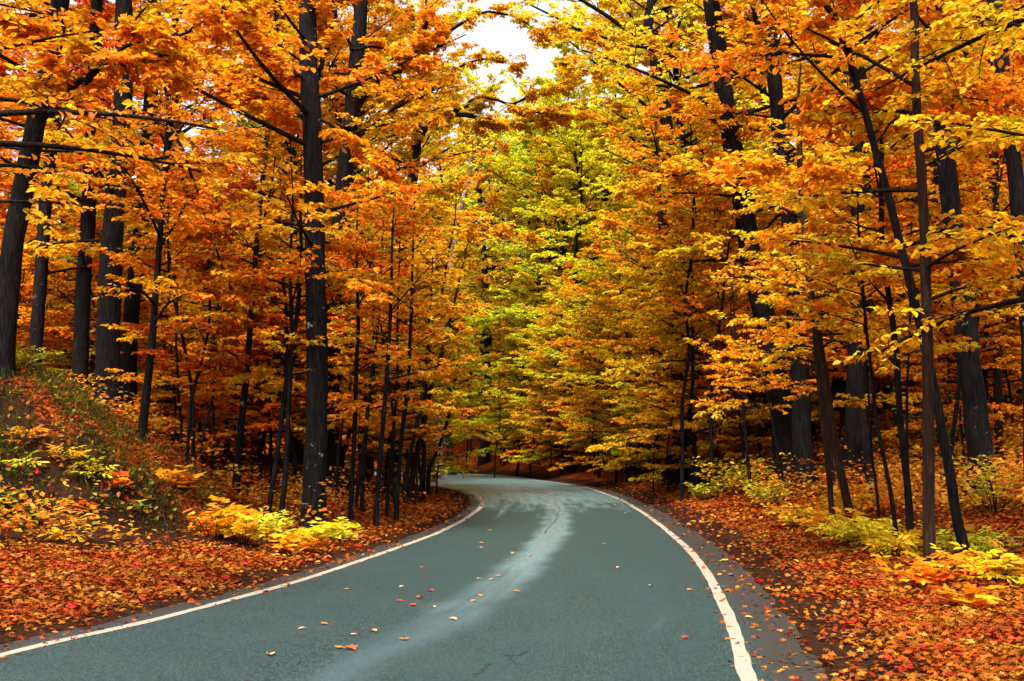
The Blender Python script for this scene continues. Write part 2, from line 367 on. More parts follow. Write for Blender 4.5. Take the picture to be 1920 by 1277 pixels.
# ------------------------------------------------------------------ ground
def ground():
    ang = np.concatenate([np.linspace(-180, -36, 40, endpoint=False), np.linspace(-36, 36, 760, endpoint=False), np.linspace(36, 180, 41)])
    rad = np.concatenate([[.4, 1.5, 3, 4.5], np.geomspace(5.5, 120, 400), np.geomspace(130, 900, 24)])
    A_, R_ = np.meshgrid(np.radians(ang), rad); X = R_ * np.sin(A_); Y = R_ * np.cos(A_)
    Z = H(X.ravel(), Y.ravel())
    V = np.stack([X.ravel(), Y.ravel(), Z], 1); nr, na = R_.shape
    i = (np.arange(nr - 1) * na)[:, None]; j = np.arange(na - 1)[None]
    f = np.stack([i + j, i + na + j, i + na + j + 1, i + j + 1], -1).reshape(-1, 4)
    m, t, N, L = mat('leaf_strewn_soil')
    geo = N('NewGeometry'); P = geo.outputs['Position']
    v1 = N('TexVoronoi', i_Scale=15.0, i_Randomness=1.0); L(P, v1.inputs['Vector'])
    nz = N('TexNoise', i_Scale=9.0, i_Detail=3.0); L(P, nz.inputs['Vector'])
    dv = N('VectorMath', operation='MULTIPLY_ADD'); L(nz.outputs[1], dv.inputs[0]); dv.inputs[1].default_value = (.12,) * 3; L(P, dv.inputs[2])
    v2 = N('TexVoronoi', i_Scale=11.0); L(dv.outputs[0], v2.inputs['Vector'])
    sx = N('SeparateXYZ'); L(v2.outputs['Color'], sx.inputs[0])
    cr = N('ValToRGB'); L(sx.outputs[0], cr.inputs[0]); el = cr.color_ramp.elements
    el[0].position = 0; el[0].color = (.020, .004, .002, 1); el[1].position = 1; el[1].color = (.34, .085, .008, 1)
    for p_, c_ in ((.25, (.07, .009, .002)), (.5, (.17, .024, .003)), (.75, (.27, .046, .004))):
        q = el.new(p_); q.color = (*c_, 1)
    n2 = N('TexNoise', i_Scale=.55, i_Detail=4.0); L(P, n2.inputs['Vector'])
    c = mixc(N, L, mrange(N, L, n2.outputs[0], .52, .72, 0, .55), cr.outputs[0], (.055, .022, .014))
    at_ = N('Attribute', attribute_name='soil'); c = mixc(N, L, at_.outputs['Fac'], c, mixc(N, L, nz.outputs[0], (.003, .0025, .002), (.026, .014, .009)))
    pb = N('BsdfPrincipled'); L(c, pb.inputs['Base Color']); pb.inputs['Roughness'].default_value = 1; pb.inputs['Specular IOR Level'].default_value = .02
    b = N('Bump'); b.inputs['Strength'].default_value = 1; b.inputs['Distance'].default_value = .05
    L(mth(N, L, 'ADD', v2.outputs['Distance'], mth(N, L, 'MULTIPLY', sx.outputs[1], .8)), b.inputs['Height']); L(b.outputs[0], pb.inputs['Normal'])
    o_ = N('OutputMaterial'); L(pb.outputs[0], o_.inputs[0])
    mb = MB(); mb.add(V, f); o = mb.build('ground', m, None, True); tag(o, kind='structure')
    d, hw = road_dist(V[:, 0], V[:, 1]); o_ = np.abs(d) - hw
    wv = wob(V[:, 0], V[:, 1], 1.7) * .35
    so_ = (1 - sm((o_ - np.where(d < 0, .8, 1.3) - wv) / .8)) * .95
    ex, ey = (V[:, 0] + 12.3) / 8.0, (V[:, 1] - 20.3) / 2.8
    so_ = np.maximum(so_, sm((1.6 - ex * ex - ey * ey + wv * 2) * 1.6) * .95)
    a = o.data.attributes.new('soil', 'FLOAT', 'POINT'); a.data.foreach_set('value', so_.astype(np.float32))
ground()

# ------------------------------------------------------------------ road
def strip(name, material, lo, hi, z, nlat, jl=None, jr=None, i0=0, i1=NS):
    """lo/hi: signed offset outside the left / right line, as functions of station"""
    V = []; 
    for i in range(i0, i1):
        a = -HW[i] + lo(i) + (jl(i) if jl else 0); b_ = hi(i) + (jr(i) if jr else 0)
        for u in np.linspace(a, b_, nlat): V.append((*(Cn[i] + Nn[i] * u), z))
    n = i1 - i0; i_ = (np.arange(n - 1) * nlat)[:, None]; j = np.arange(nlat - 1)[None]
    f = np.stack([i_ + j, i_ + j + 1, i_ + nlat + j + 1, i_ + nlat + j], -1).reshape(-1, 4)
    mb = MB(); mb.add(V, f); o = mb.build(name, material, None, True)
    U = []
    for i in range(i0, i1):
        a = -HW[i] + lo(i) + (jl(i) if jl else 0); b_ = hi(i) + (jr(i) if jr else 0)
        for u in np.linspace(a, b_, nlat): U.append((u, ARC[i], u / HW[i]))
    at_ = o.data.attributes.new('roaduv', 'FLOAT_VECTOR', 'POINT'); at_.data.foreach_set('vector', np.array(U, np.float32).ravel())
    return o

m, t, N, L = mat('wet_asphalt'); M_ROAD = m
P = N('NewGeometry').outputs['Position']
ru = N('Attribute', attribute_name='roaduv'); sx = N('SeparateXYZ'); L(ru.outputs['Vector'], sx.inputs[0]); U_, V_, W_ = sx.outputs
g1 = N('TexNoise', i_Scale=90.0, i_Detail=3.0); L(P, g1.inputs['Vector'])
g2 = N('TexVoronoi', i_Scale=70.0); L(P, g2.inputs['Vector'])
st = N('Combine' + 'XYZ'); L(mth(N, L, 'MULTIPLY', U_, 1.6), st.inputs[0]); L(mth(N, L, 'MULTIPLY', V_, .10), st.inputs[1])
n1 = N('TexNoise', i_Scale=1.6, i_Detail=5.0, i_Roughness=.6); L(st.outputs[0], n1.inputs['Vector'])
n2 = N('TexNoise', i_Scale=.7, i_Detail=4.0); L(P, n2.inputs['Vector'])
base = mixc(N, L, mrange(N, L, g2.outputs['Color'], .25, .9), (.002, .007, .007), (.020, .058, .060))
base = mixc(N, L, mrange(N, L, n1.outputs[0], .35, .70, 0, .6), base, (.005, .030, .035))
base = mixc(N, L, mrange(N, L, n2.outputs[0], .45, .75, 0, .45), base, (.020, .036, .030))
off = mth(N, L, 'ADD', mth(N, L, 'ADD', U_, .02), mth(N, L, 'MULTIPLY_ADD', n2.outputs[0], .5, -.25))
sheen_band = mth(N, L, 'MULTIPLY', mrange(N, L, mth(N, L, 'ABSOLUTE', off), .02, .50, 1, 0), mth(N, L, 'MULTIPLY', mrange(N, L, V_, 29, 42, .15, 1), mrange(N, L, n1.outputs[0], .25, .6, .5, 1)))
far_sheen = mrange(N, L, V_, 46, 66)
patch = mrange(N, L, mth(N, L, 'ADD', mth(N, L, 'MULTIPLY', n1.outputs[0], .8), mth(N, L, 'MULTIPLY', far_sheen, .34)), .50, .80)
wet = mth(N, L, 'MAXIMUM', mth(N, L, 'MULTIPLY', sheen_band, mrange(N, L, n1.outputs[0], .2, .55, .55, 1)), mth(N, L, 'MULTIPLY', patch, .75))  # sets the real gloss and also carries the painted sheen
base = mixc(N, L, mth(N, L, 'MULTIPLY', wet, .5), base, (.19, .34, .40))  # pale blue sky sheen painted into the base colour
shd = mth(N, L, 'MULTIPLY', mrange(N, L, mth(N, L, 'ADD', mth(N, L, 'ABSOLUTE', W_), mth(N, L, 'MULTIPLY_ADD', n2.outputs[0], .12, -.06)), 1.0, 1.09), .93)
base = mixc(N, L, shd, base, mixc(N, L, mrange(N, L, g1.outputs[0], .4, .6), (.004, .004, .004), (.032, .029, .026)))
wet = mth(N, L, 'MULTIPLY', wet, mth(N, L, 'SUBTRACT', 1.0, shd))
pb = N('BsdfPrincipled'); L(base, pb.inputs['Base Color'])
L(mth(N, L, 'MULTIPLY_ADD', wet, -.36, .56), pb.inputs['Roughness'])
L(mth(N, L, 'MULTIPLY_ADD', wet, .5, .35), pb.inputs['Specular IOR Level'])
b = N('Bump'); b.inputs['Distance'].default_value = .006; L(mth(N, L, 'MULTIPLY_ADD', wet, -.45, .6), b.inputs['Strength'])
L(mth(N, L, 'ADD', g1.outputs[0], g2.outputs['Distance']), b.inputs['Height']); L(b.outputs[0], pb.inputs['Normal'])
o_ = N('OutputMaterial'); L(pb.outputs[0], o_.inputs[0])
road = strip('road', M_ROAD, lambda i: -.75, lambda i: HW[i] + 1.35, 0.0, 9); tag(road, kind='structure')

m, t, N, L = mat('line_paint'); M_PAINT = m
P = N('NewGeometry').outputs['Position']
n1 = N('TexNoise', i_Scale=38.0, i_Detail=5.0, i_Roughness=.7); L(P, n1.inputs['Vector'])
n2 = N('TexNoise', i_Scale=3.0, i_Detail=3.0); L(P, n2.inputs['Vector'])
ru = N('Attribute', attribute_name='roaduv'); sx = N('SeparateXYZ'); L(ru.outputs['Vector'], sx.inputs[0])
c = mixc(N, L, n2.outputs[0], (.20, .17, .135), (.33, .29, .235))
c = mixc(N, L, mrange(N, L, mth(N, L, 'MULTIPLY_ADD', n2.outputs[0], .25, mth(N, L, 'MULTIPLY', n1.outputs[0], .8)), .56, .68, 0, .85), c, (.07, .075, .065))
pb = N('BsdfPrincipled'); L(c, pb.inputs['Base Color']); pb.inputs['Roughness'].default_value = .5
o_ = N('OutputMaterial'); L(pb.outputs[0], o_.inputs[0])
LWD = .066
rj = np.random.default_rng(5)
jag = [rj.normal(0, .006, NS) for _ in range(4)]
ll = strip('road_marking', M_PAINT, lambda i: -LWD, lambda i: -HW[i] + LWD, .004, 3, lambda i: jag[0][i], lambda i: jag[1][i]); tag(ll, kind='structure')
FW = lambda i: .035 * float(sm((ARC[i] - 60) / 20))
def rstrip():
    return strip('road_marking', M_PAINT, lambda i: 2 * HW[i] - LWD - FW(i), lambda i: HW[i] + LWD + FW(i), .006, 3, lambda i: jag[2][i], lambda i: jag[3][i])
tag(rstrip(), kind='structure')
# tar-dark crack in the asphalt, near the camera
def crack(pts, wd):
    P_ = np.array([flat(*p) for p in pts]); P_ = resample(P_, 40); rg = np.random.default_rng(3)
    P_ += rg.normal(0, .012, P_.shape); Tt = np.gradient(P_, axis=0); Tt /= np.linalg.norm(Tt, axis=1)[:, None]; Nr = np.stack([Tt[:, 1], -Tt[:, 0]], 1)
    wv = wd * rg.uniform(.2, 1, 40)[:, None]
    V = np.concatenate([np.c_[P_ - Nr * wv, np.full(40, .003)], np.c_[P_ + Nr * wv, np.full(40, .003)]])
    i = np.arange(39); return V, np.stack([i, i + 1, i + 41, i + 40], 1)
m, t, N, L = mat('crack_dark'); pb = N('BsdfPrincipled'); pb.inputs['Base Color'].default_value = (.012, .014, .014, 1); pb.inputs['Roughness'].default_value = .7
o_ = N('OutputMaterial'); L(pb.outputs[0], o_.inputs[0]); M_CRACK = m
mb = MB()
for pts, wd in (([(888, 1268), (905, 1258), (912, 1250), (922, 1243)], .018), ([(950, 1228), (962, 1241), (978, 1247)], .016), ([(955, 1230), (975, 1228), (992, 1220)], .012), ([(1020, 1000), (1042, 975), (1050, 955), (1040, 938)], .018), ([(1030, 930), (1010, 920), (975, 912)], .02)):
    mb.add(*crack(pts, wd))
tag(mb.build('road_crack', M_CRACK), kind='structure')

# ------------------------------------------------------------------ leaf colours (yellows near the sky gap also paint in its glow)
ORANGE, DEEP, AMBER, YELLOW, LIME, OLIVE, RED, RUST = (.86, .31, .010), (.84, .215, .009), (.86, .46, .014), (.88, .70, .025), (.76, .78, .05), (.46, .38, .02), (.62, .11, .012), (.50, .13, .012)
CN = {ORANGE: 'orange', DEEP: 'deep orange', AMBER: 'amber', YELLOW: 'yellow', LIME: 'lime green', OLIVE: 'olive', RED: 'red', RUST: 'rusty'}
def jitter(c, rng, a=.10):
    return tuple(float(np.clip(q * rng.uniform(1 - a, 1 + a), 0, .9)) for q in c)

# ------------------------------------------------------------------ trees one can tell apart
def px_line(pts, Y): return np.array([at(px, py, Y) for px, py in pts])
def traced_tree(name, label, pts, wpx, Y, spec, seed, bark=None, color=ORANGE, top=None, cat='tree', group=None, flare=.5, limbs=(), sides=12):
    """pts: pixels from foot to crown; wpx: trunk widths in pixels at the foot and at the last point"""
    P = px_line(pts, Y); z0 = hz(P[0, 0], P[0, 1])
    if P[0, 2] > z0 + .02: P = np.vstack([[P[0, 0] - (P[1, 0] - P[0, 0]) * .1, P[0, 1], z0], P])
    else: P[0, 2] = z0
    g = P[0, 2]
    P = catmull(P, 5) if len(P) > 2 else P
    rng = np.random.default_rng(seed); P[:, 1] += np.cumsum(rng.normal(0, .02, len(P)))
    wd = np.linspace(wpx[0], wpx[1], len(P)) / 2 / F * Y
    if top and P[-1, 2] < top:
        n = max(3, int((top - P[-1, 2]) / 1.5)); d = unit(P[-1] - P[-4]); d = unit(d * .6 + np.array([0, 0, .4])); e = []
        q = P[-1].copy(); st_ = (top - q[2]) / n / d[2]
        for i in range(n): q = q + d * st_ + rng.normal(0, .04, 3) * np.array([1, 1, 0]); e.append(q.copy())
        wd = np.r_[wd, np.linspace(wd[-1], .012, n + 1)[1:]]; P = np.vstack([P, e])
    low = P[0] - np.array([0, 0, .35]); P = np.vstack([low, P]); wd = np.r_[wd[0], wd]
    sp_ = dict(spec); sp_['ground'] = g
    if limbs: sp_['limbs'] = [(px_line(l, Yl), a / 2 / F * Yl, b / 2 / F * Yl) for l, Yl, a, b in limbs]
    sp_['z'] = (max(g + .3, spec['z'][0] + g), min(P[-1, 2] - .1, spec['z'][1] + g))
    r_ = make_tree(name, P, wd, sp_, seed, bark or M_BARK, color=color, flare=flare, sides=sides); tag(r_, label, cat, group)
    return r_
BIG = dict(n1=26, z=(6, 21), L=4.2, el=(5, 50), n2=8, n3=6, nl=9, leaf=.15, limb_L=2.4)
SAP = dict(n1=16, z=(2.6, 11), L=2.3, el=(8, 45), n2=7, n3=5, nl=7, leaf=.125, zn=.09)
THIN = dict(n1=10, z=(2.2, 7), L=1.6, el=(10, 40), n2=6, n3=4, nl=7, leaf=.12, zn=.09)
def S(base, **kw): d = dict(base); d.update(kw); return d

traced_tree('maple_tree', 'thick near-black trunk patched with pale lichen, standing alone by the left road edge', [(586, 985), (591, 850), (593, 700), (592, 540), (589, 400), (587, 250), (580, 120), (577, 0)], (44, 33), 24.5,
    S(BIG, n1=30, z=(4.6, 20), L=3.6), 11, M_BARKL, ORANGE, 22, flare=.35, sides=18,
    limbs=[([(586, 158), (545, 128), (490, 95), (455, 60)], 24.3, 9, 4), ([(590, 225), (540, 208), (480, 178), (440, 150)], 24.3, 8, 3), ([(597, 150), (610, 90), (625, 30), (635, -40)], 24.8, 10, 6), ([(600, 225), (660, 262), (720, 300)], 24, 7, 3)])
traced_tree('oak_tree', 'dark trunk leaning out of the bank at the left picture edge, forking low', [(2, 690), (14, 560), (28, 430), (44, 330), (62, 245), (88, 140), (112, 20), (122, -40)], (42, 34), 23.6,
    S(BIG, n1=18, z=(4.5, 18), L=3.4), 12, M_BARK, ORANGE, 20, flare=.2,
    limbs=[([(72, 225), (110, 190), (160, 150), (205, 122), (260, 108), (320, 108)], 19.6, 20, 9), ([(205, 122), (250, 80), (330, 70), (420, 20)], 19.4, 9, 4), ([(110, 30), (60, 30), (0, 38)], 19.6, 11, 8)])
traced_tree('maple_tree', 'mottled thin trunk just right of the leaning forked tree, half hidden by the bank', [(62, 720), (72, 560), (80, 420), (96, 250), (100, 60)], (26, 22), 33, S(BIG, z=(5, 18), n1=18), 13, M_BARKL, DEEP, 20)
traced_tree('maple_tree', 'straight brownish grey trunk, leftmost of the three close trunks behind the bank', [(150, 760), (156, 560), (163, 420), (172, 300), (174, 160), (180, 40)], (30, 25), 34, S(BIG, z=(5, 19), n1=20), 14, M_BARK, ORANGE, 21)
traced_tree('oak_tree', 'widest black trunk, middle of the three close trunks behind the bank', [(203, 760), (205, 560), (208, 460), (217, 340), (228, 200), (232, 30)], (48, 32), 31, S(BIG, z=(5, 19), n1=20), 15, M_BARK, AMBER, 21)
traced_tree('maple_tree', 'dark trunk bent to the right, rightmost of the three close trunks behind the bank', [(238, 770), (245, 600), (262, 440), (272, 300), (284, 150), (290, 0)], (32, 24), 36, S(BIG, z=(5, 19), n1=18), 16, M_BARK, DEEP, 20)
traced_tree('beech_sapling', 'slim leaning trunk right of the bank, splitting into several upright shoots halfway up', [(262, 845), (276, 740), (290, 620), (300, 480), (310, 320), (318, 200)], (17, 8), 25, S(SAP, z=(2.2, 9.5), n1=18, L=2.6), 17, M_BARK, ORANGE, 10.5,
    limbs=[([(308, 350), (322, 230), (345, 110), (352, 0)], 25, 7, 4), ([(316, 215), (345, 290), (380, 390), (410, 480), (440, 560)], 24.6, 7, 3), ([(290, 600), (330, 560), (390, 540), (470, 520), (540, 508)], 24.4, 6, 2)])
traced_tree('beech_sapling', 'slim straight trunk with a flared dark foot between the bank and the lichen trunk', [(442, 922), (450, 800), (460, 700), (468, 590), (478, 460), (490, 330)], (16, 9), 28, S(SAP, z=(2.0, 9), n1=16), 18, M_BARKL, AMBER, 11)
traced_tree('twin_sapling', 'left stem of the slender pair leaning right beside the lichen trunk', [(503, 960), (520, 850), (533, 740), (550, 630), (560, 560), (566, 470)], (11, 8), 25.5, S(THIN, z=(3, 7.5)), 19, M_BARK, AMBER, 8.5)
traced_tree('twin_sapling', 'right stem of the slender pair, nearest the lichen trunk', [(525, 982), (536, 870), (541, 760), (548, 640), (545, 520)], (11, 7), 24.8, S(THIN, z=(3, 7.5)), 20, M_BARK, ORANGE, 8)
traced_tree('oak_tree', 'broad black trunk close behind the lichen trunk with a stout limb toward the road', [(622, 900), (622, 760), (624, 600), (632, 460), (645, 330), (660, 190), (672, 60), (678, -30)], (36, 26), 38, S(BIG, z=(5, 22), n1=24, L=4.6), 21, M_BARK, ORANGE, 24, flare=.6,
    limbs=[([(655, 260), (690, 165), (735, 132), (778, 95), (800, 40)], 37.5, 20, 12), ([(655, 90), (700, 88), (760, 92), (800, 75)], 37, 7, 4)])
for i, (pts, w_, Y, lab, top, col_) in enumerate([
    ([(658, 940), (664, 800), (667, 680), (670, 600)], (11, 7), 27, 'straight pole sapling, first right of the lichen trunk', 8, ORANGE),
    ([(680, 905), (688, 780), (700, 690), (708, 610)], (9, 6), 31, 'leaning pole sapling, second right of the lichen trunk', 8.5, DEEP),
    ([(706, 945), (717, 810), (727, 680), (732, 600)], (11, 7), 26, 'leaning pole sapling whose foot is lowest of the roadside clump', 8, ORANGE),
    ([(727, 928), (735, 830), (744, 730), (745, 640)], (8, 5), 29, 'thin dark pole beside the sapling with the lowest foot in the roadside clump', 8, AMBER),
    ([(744, 930), (752, 820), (765, 720), (770, 610)], (10, 6), 28, 'dark pole in the middle of the roadside clump, slightly bowed', 8.5, ORANGE),
    ([(763, 885), (780, 800), (790, 750), (800, 680)], (9, 6), 36, 'right-leaning pole on the bend side of the roadside clump', 8, AMBER),
    ([(774, 888), (795, 790), (806, 730), (822, 690)], (13, 9), 38, 'brown right-leaning trunk at the bend end of the roadside clump', 9, YELLOW),
    ([(805, 880), (818, 850), (836, 800), (850, 740)], (8, 6), 44, 'short dark stem leaning over the inside of the bend', 6.5, YELLOW),
    ([(668, 935), (690, 760), (700, 640)], (7, 5), 33, 'hair-thin pole just behind the first pole sapling', 8, DEEP)]):
    traced_tree('pole_sapling', lab, pts, w_, Y, S(THIN, n1=12, z=(2.6, top - .3), L=1.8), 30 + i, M_BARKB if 'brown' in lab else M_BARK, col_, top, 'sapling', 'pole saplings in the roadside clump on the left', .3)
traced_tree('birch_tree', 'pale branching tree rising in the bright gap above the bend', [(826, 720), (838, 560), (856, 430), (876, 345), (890, 265), (900, 200)], (13, 8), 88, S(BIG, n1=14, z=(12, 20), L=3.4, leaf=.2, n3=4), 41, M_BARKP, ORANGE, 22,
    limbs=[([(886, 370), (905, 330), (930, 290), (960, 262)], 87.5, 7, 3), ([(890, 300), (880, 270), (872, 240)], 87.5, 5, 3), ([(880, 440), (905, 400), (925, 370)], 87.5, 6, 3)])
# the long dark limb over the road
traced_tree('oak_tree', 'tree left of the bend whose long forked dark limb reaches across the road gap', [(735, 880), (742, 700), (752, 560), (765, 420), (780, 300), (790, 180)], (20, 15), 46, S(BIG, z=(6, 20), n1=22, L=4.2), 42, M_BARK, AMBER, 22,
    limbs=[([(775, 270), (812, 230), (850, 213), (892, 222), (925, 243)], 45, 13, 7), ([(850, 213), (880, 195), (905, 178)], 45, 10, 5), ([(855, 215), (900, 220), (940, 231), (1000, 228), (1045, 215)], 44.6, 6, 3), ([(905, 178), (960, 195), (1000, 175), (1040, 165), (1080, 150)], 44.4, 6, 2), ([(960, 195), (985, 208), (1030, 215), (1078, 218)], 44.4, 5, 3), ([(785, 400), (850, 415), (900, 432), (975, 440)], 44, 6, 3), ([(792, 150), (835, 70), (900, 25), (960, 30), (1010, 62)], 43, 9, 2), ([(790, 190), (840, 140), (900, 110), (950, 120)], 46, 7, 2)])
# right of the road
traced_tree('maple_tree', 'bowed medium trunk at the outer road edge in the bend, bare between two leaf tiers', [(1312, 912), (1297, 840), (1278, 760), (1264, 660), (1248, 560), (1240, 480)], (22, 13), 44, S(SAP, z=(2.4, 15), n1=34, L=3.6, nl=8, leaf=.15), 50, M_BARKB, ORANGE, 17)
traced_tree('oak_tree', 'stout trunk leaning left above the roadside shrubs, left of the paired big trunks', [(1484, 925), (1470, 800), (1450, 680), (1434, 600), (1410, 490), (1392, 380), (1368, 240), (1345, 90), (1330, -20)], (48, 32), 35, S(BIG, z=(6.5, 22), n1=26, L=4.6), 51, M_BARK, AMBER, 24, flare=.25,
    limbs=[([(1348, 110), (1290, 112), (1210, 90), (1130, 68), (1055, 45)], 37, 12, 3), ([(1355, 150), (1280, 165), (1180, 150), (1090, 130)], 39, 8, 2), ([(1385, 345), (1330, 325), (1260, 330), (1190, 345)], 34, 7, 3), ([(1400, 440), (1330, 450), (1240, 470), (1170, 430)], 34, 6, 2)])
traced_tree('maple_tree', 'stout trunk with a spreading foot, right one of the paired big trunks', [(1512, 930), (1504, 820), (1500, 700), (1492, 600), (1486, 460), (1470, 330), (1455, 180), (1440, 20)], (38, 26), 34, S(BIG, z=(6, 21), n1=24), 52, M_BARK, ORANGE, 23, flare=.5)
traced_tree('oak_tree', 'thick furrowed black trunk swelling at the foot, right of the paired trunks', [(1603, 918), (1604, 820), (1609, 700), (1613, 600), (1615, 480), (1616, 350), (1612, 200), (1600, 0)], (43, 32), 33, S(BIG, z=(6, 21), n1=24), 53, M_BARK, AMBER, 23, flare=.5, sides=18)
traced_tree('maple_tree', 'dark narrow trunk seen between the paired trunks and the thick furrowed one', [(1562, 850), (1570, 740), (1577, 640), (1584, 480), (1586, 350)], (24, 18), 44, S(BIG, z=(6, 20), n1=18), 54, M_BARK, DEEP, 21)
traced_tree('maple_tree', 'dark crooked trunk leaning against the thick furrowed trunk', [(1640, 975), (1628, 880), (1618, 780), (1612, 690)], (18, 13), 27, S(SAP, z=(3.4, 9), n1=14), 55, M_BARK, ORANGE, 11)
for i, (pts, w_, Y, lab, top, col_) in enumerate([
    ([(1602, 998), (1578, 900), (1560, 790), (1543, 660), (1525, 560), (1508, 400), (1500, 210)], (18, 10), 22, 'brown arching sapling crossing in front of the paired big trunks', 9.5, AMBER),
    ([(1562, 988), (1552, 880), (1540, 780), (1534, 700)], (11, 8), 23, 'dark stem left of the brown arching sapling', 7.5, AMBER),
    ([(1707, 1030), (1697, 900), (1680, 780), (1672, 650), (1655, 520), (1648, 400), (1650, 300)], (14, 9), 18.5, 'slender smooth sapling a hand left of the upright reddish trunk', 8, AMBER),
    ([(1686, 1030), (1668, 900), (1652, 800), (1640, 700), (1630, 600)], (9, 6), 18.6, 'thin wavy sapling left of the slender smooth one', 6.5, ORANGE),
    ([(1712, 1005), (1703, 880), (1700, 740), (1704, 600)], (6, 4), 20, 'hair-thin straight stem between the smooth sapling and the reddish trunk', 6, ORANGE),
    ([(1648, 985), (1640, 900), (1632, 830)], (7, 5), 22, 'thin stem at the foot of the crooked trunk', 5.5, AMBER),
    ([(1560, 880), (1548, 800), (1535, 700), (1530, 620)], (8, 6), 30, 'thin grey stem behind the brown arching sapling', 7, ORANGE),
    ([(1470, 960), (1466, 880), (1455, 830)], (5, 4), 30, 'short thin stem in front of the left big trunk', 5, ORANGE),
    ([(1410, 930), (1402, 850), (1395, 760), (1385, 660)], (7, 5), 34, 'thin stem rising from the roadside shrubs', 7, ORANGE)]):
    traced_tree('beech_sapling', lab, pts, w_, Y, S(THIN, n1=13, z=(2.9 if Y < 21 else 2.3, top - .2), L=2.1, az=None) if False else S(THIN, n1=13, z=(3.0 if Y < 21 else 2.3, top - .2), L=2.0), 60 + i, M_BARKB if 'brown' in lab else M_BARK, col_, top, 'sapling', 'slender saplings on the right verge', .3)
traced_tree('maple_tree', 'upright reddish brown trunk nearest the camera on the right verge', [(1744, 1095), (1741, 900), (1740, 700), (1738, 560), (1735, 400), (1728, 250), (1720, 100), (1715, -20)], (23, 15), 15, S(SAP, z=(3.3, 10), n1=16, L=2.1), 70, M_BARKB, AMBER, 12, flare=.25)
traced_tree('maple_tree', 'long trunk leaning far left behind the upright reddish one and crossing it', [(1815, 1085), (1797, 980), (1775, 850), (1752, 730), (1722, 600), (1700, 500), (1668, 380), (1645, 290), (1610, 160), (1575, 60), (1535, -20)], (20, 12), 16, S(SAP, z=(3.4, 10), n1=18, L=2.3), 71, M_BARK, ORANGE, 12, flare=.25,
    limbs=[([(1640, 270), (1700, 200), (1760, 180), (1850, 190)], 15.8, 5, 3), ([(1668, 380), (1600, 345), (1520, 330), (1440, 320)], 15.5, 5, 2)])
traced_tree('oak_tree', 'rugged black trunk with a peeling brown side at the right, leaning left', [(1842, 968), (1836, 860), (1825, 760), (1812, 640), (1800, 540), (1786, 430), (1778, 350), (1765, 200), (1752, 0)], (46, 32), 25, S(BIG, z=(5.5, 20), n1=24, L=4), 72, M_BARKL, DEEP, 22, flare=.35, sides=18,
    limbs=[([(1812, 640), (1828, 590), (1815, 520), (1812, 430)], 25.3, 18, 12)])
traced_tree('oak_tree', 'thick black trunk behind the rugged one with its foot hidden by leaves', [(1790, 800), (1780, 690), (1772, 560), (1768, 420), (1762, 250), (1765, 60)], (34, 28), 38, S(BIG, z=(6, 20), n1=18), 73, M_BARK, ORANGE, 22)
traced_tree('maple_tree', 'reddish brown slim trunk on the slope near the right picture edge', [(1878, 880), (1872, 760), (1870, 620), (1868, 480), (1868, 330)], (17, 13), 30, S(SAP, z=(4, 12), n1=16), 74, M_BARKB, ORANGE, 14)
traced_tree('maple_tree', 'dark slim trunk just left of the reddish brown slope trunk', [(1850, 870), (1848, 760), (1850, 640), (1856, 500)], (12, 9), 33, S(SAP, z=(4, 12), n1=12), 75, M_BARK, DEEP, 13)
traced_tree('oak_tree', 'black trunk entering at the top right corner and leaning out past the picture edge', [(1945, 960), (1938, 760), (1930, 560), (1918, 430), (1905, 300), (1893, 200), (1882, 90), (1868, -20)], (34, 26), 19, S(BIG, z=(4.6, 18), n1=20, L=3.6), 76, M_BARK, ORANGE, 20,
    limbs=[([(1900, 250), (1850, 185), (1780, 163), (1700, 165), (1620, 190), (1540, 210)], 17.5, 9, 3), ([(1925, 220), (1880, 200), (1830, 175)], 18, 11, 7), ([(1925, 530), (1850, 505), (1780, 490), (1700, 480)], 17.5, 5, 2)])
# trees standing just outside the frame whose boughs hang into the picture
traced_tree('beech_tree', 'tree rooted outside the left edge whose leafy boughs hang into the upper left', [(-130, 900), (-120, 600), (-110, 300), (-90, 0)], (50, 36), 11.5, S(BIG, n1=12, z=(3.4, 8), L=2.4, el=(8, 20), az=(35, 40), leaf=.10, n2=5, n3=4, nl=6), 80, M_BARK, ORANGE, 12)
traced_tree('beech_tree', 'tree rooted outside the right edge whose leafy boughs hang into the upper right', [(2060, 1100), (2050, 700), (2040, 300), (2030, 0)], (60, 44), 12.5, S(BIG, n1=13, z=(3.2, 8.5), L=3.4, el=(5, 18), az=(150, 40), leaf=.11, n2=7, n3=5, nl=7), 81, M_BARK, AMBER, 12)

# ------------------------------------------------------------------ tree kinds that are copied through the wood
def proto_trunk(rng, h, r, lean=.05, top=.012):
    n = 9; z = np.linspace(0, 1, n); d = rng.uniform(0, 6.28)
    x = np.cumsum(rng.normal(0, .012, n)) * h + lean * h * z * np.cos(d); y = np.cumsum(rng.normal(0, .012, n)) * h + lean * h * z * np.sin(d)
    x -= x[0]; y -= y[0]
    P = np.stack([x, y, z * h], 1); P[0, 2] = -.5; return P, r * (1 - z) ** .8 * .95 + top
POOL = {'over': [], 'under': [], 'young': [], 'pole': []}
def proto(kind, seed, h, r, spec, bark):
    rng = np.random.default_rng(seed); P, rad = proto_trunk(rng, h, r, spec.get('lean', .05))
    sp_ = dict(spec); sp_['ground'] = 0.0
    root = make_tree({'over': 'forest_tree', 'under': 'understorey_tree', 'young': 'young_tree', 'pole': 'pole_sapling'}[kind], P, rad, sp_, seed, bark, sides=10)
    POOL[kind].append([root, False])
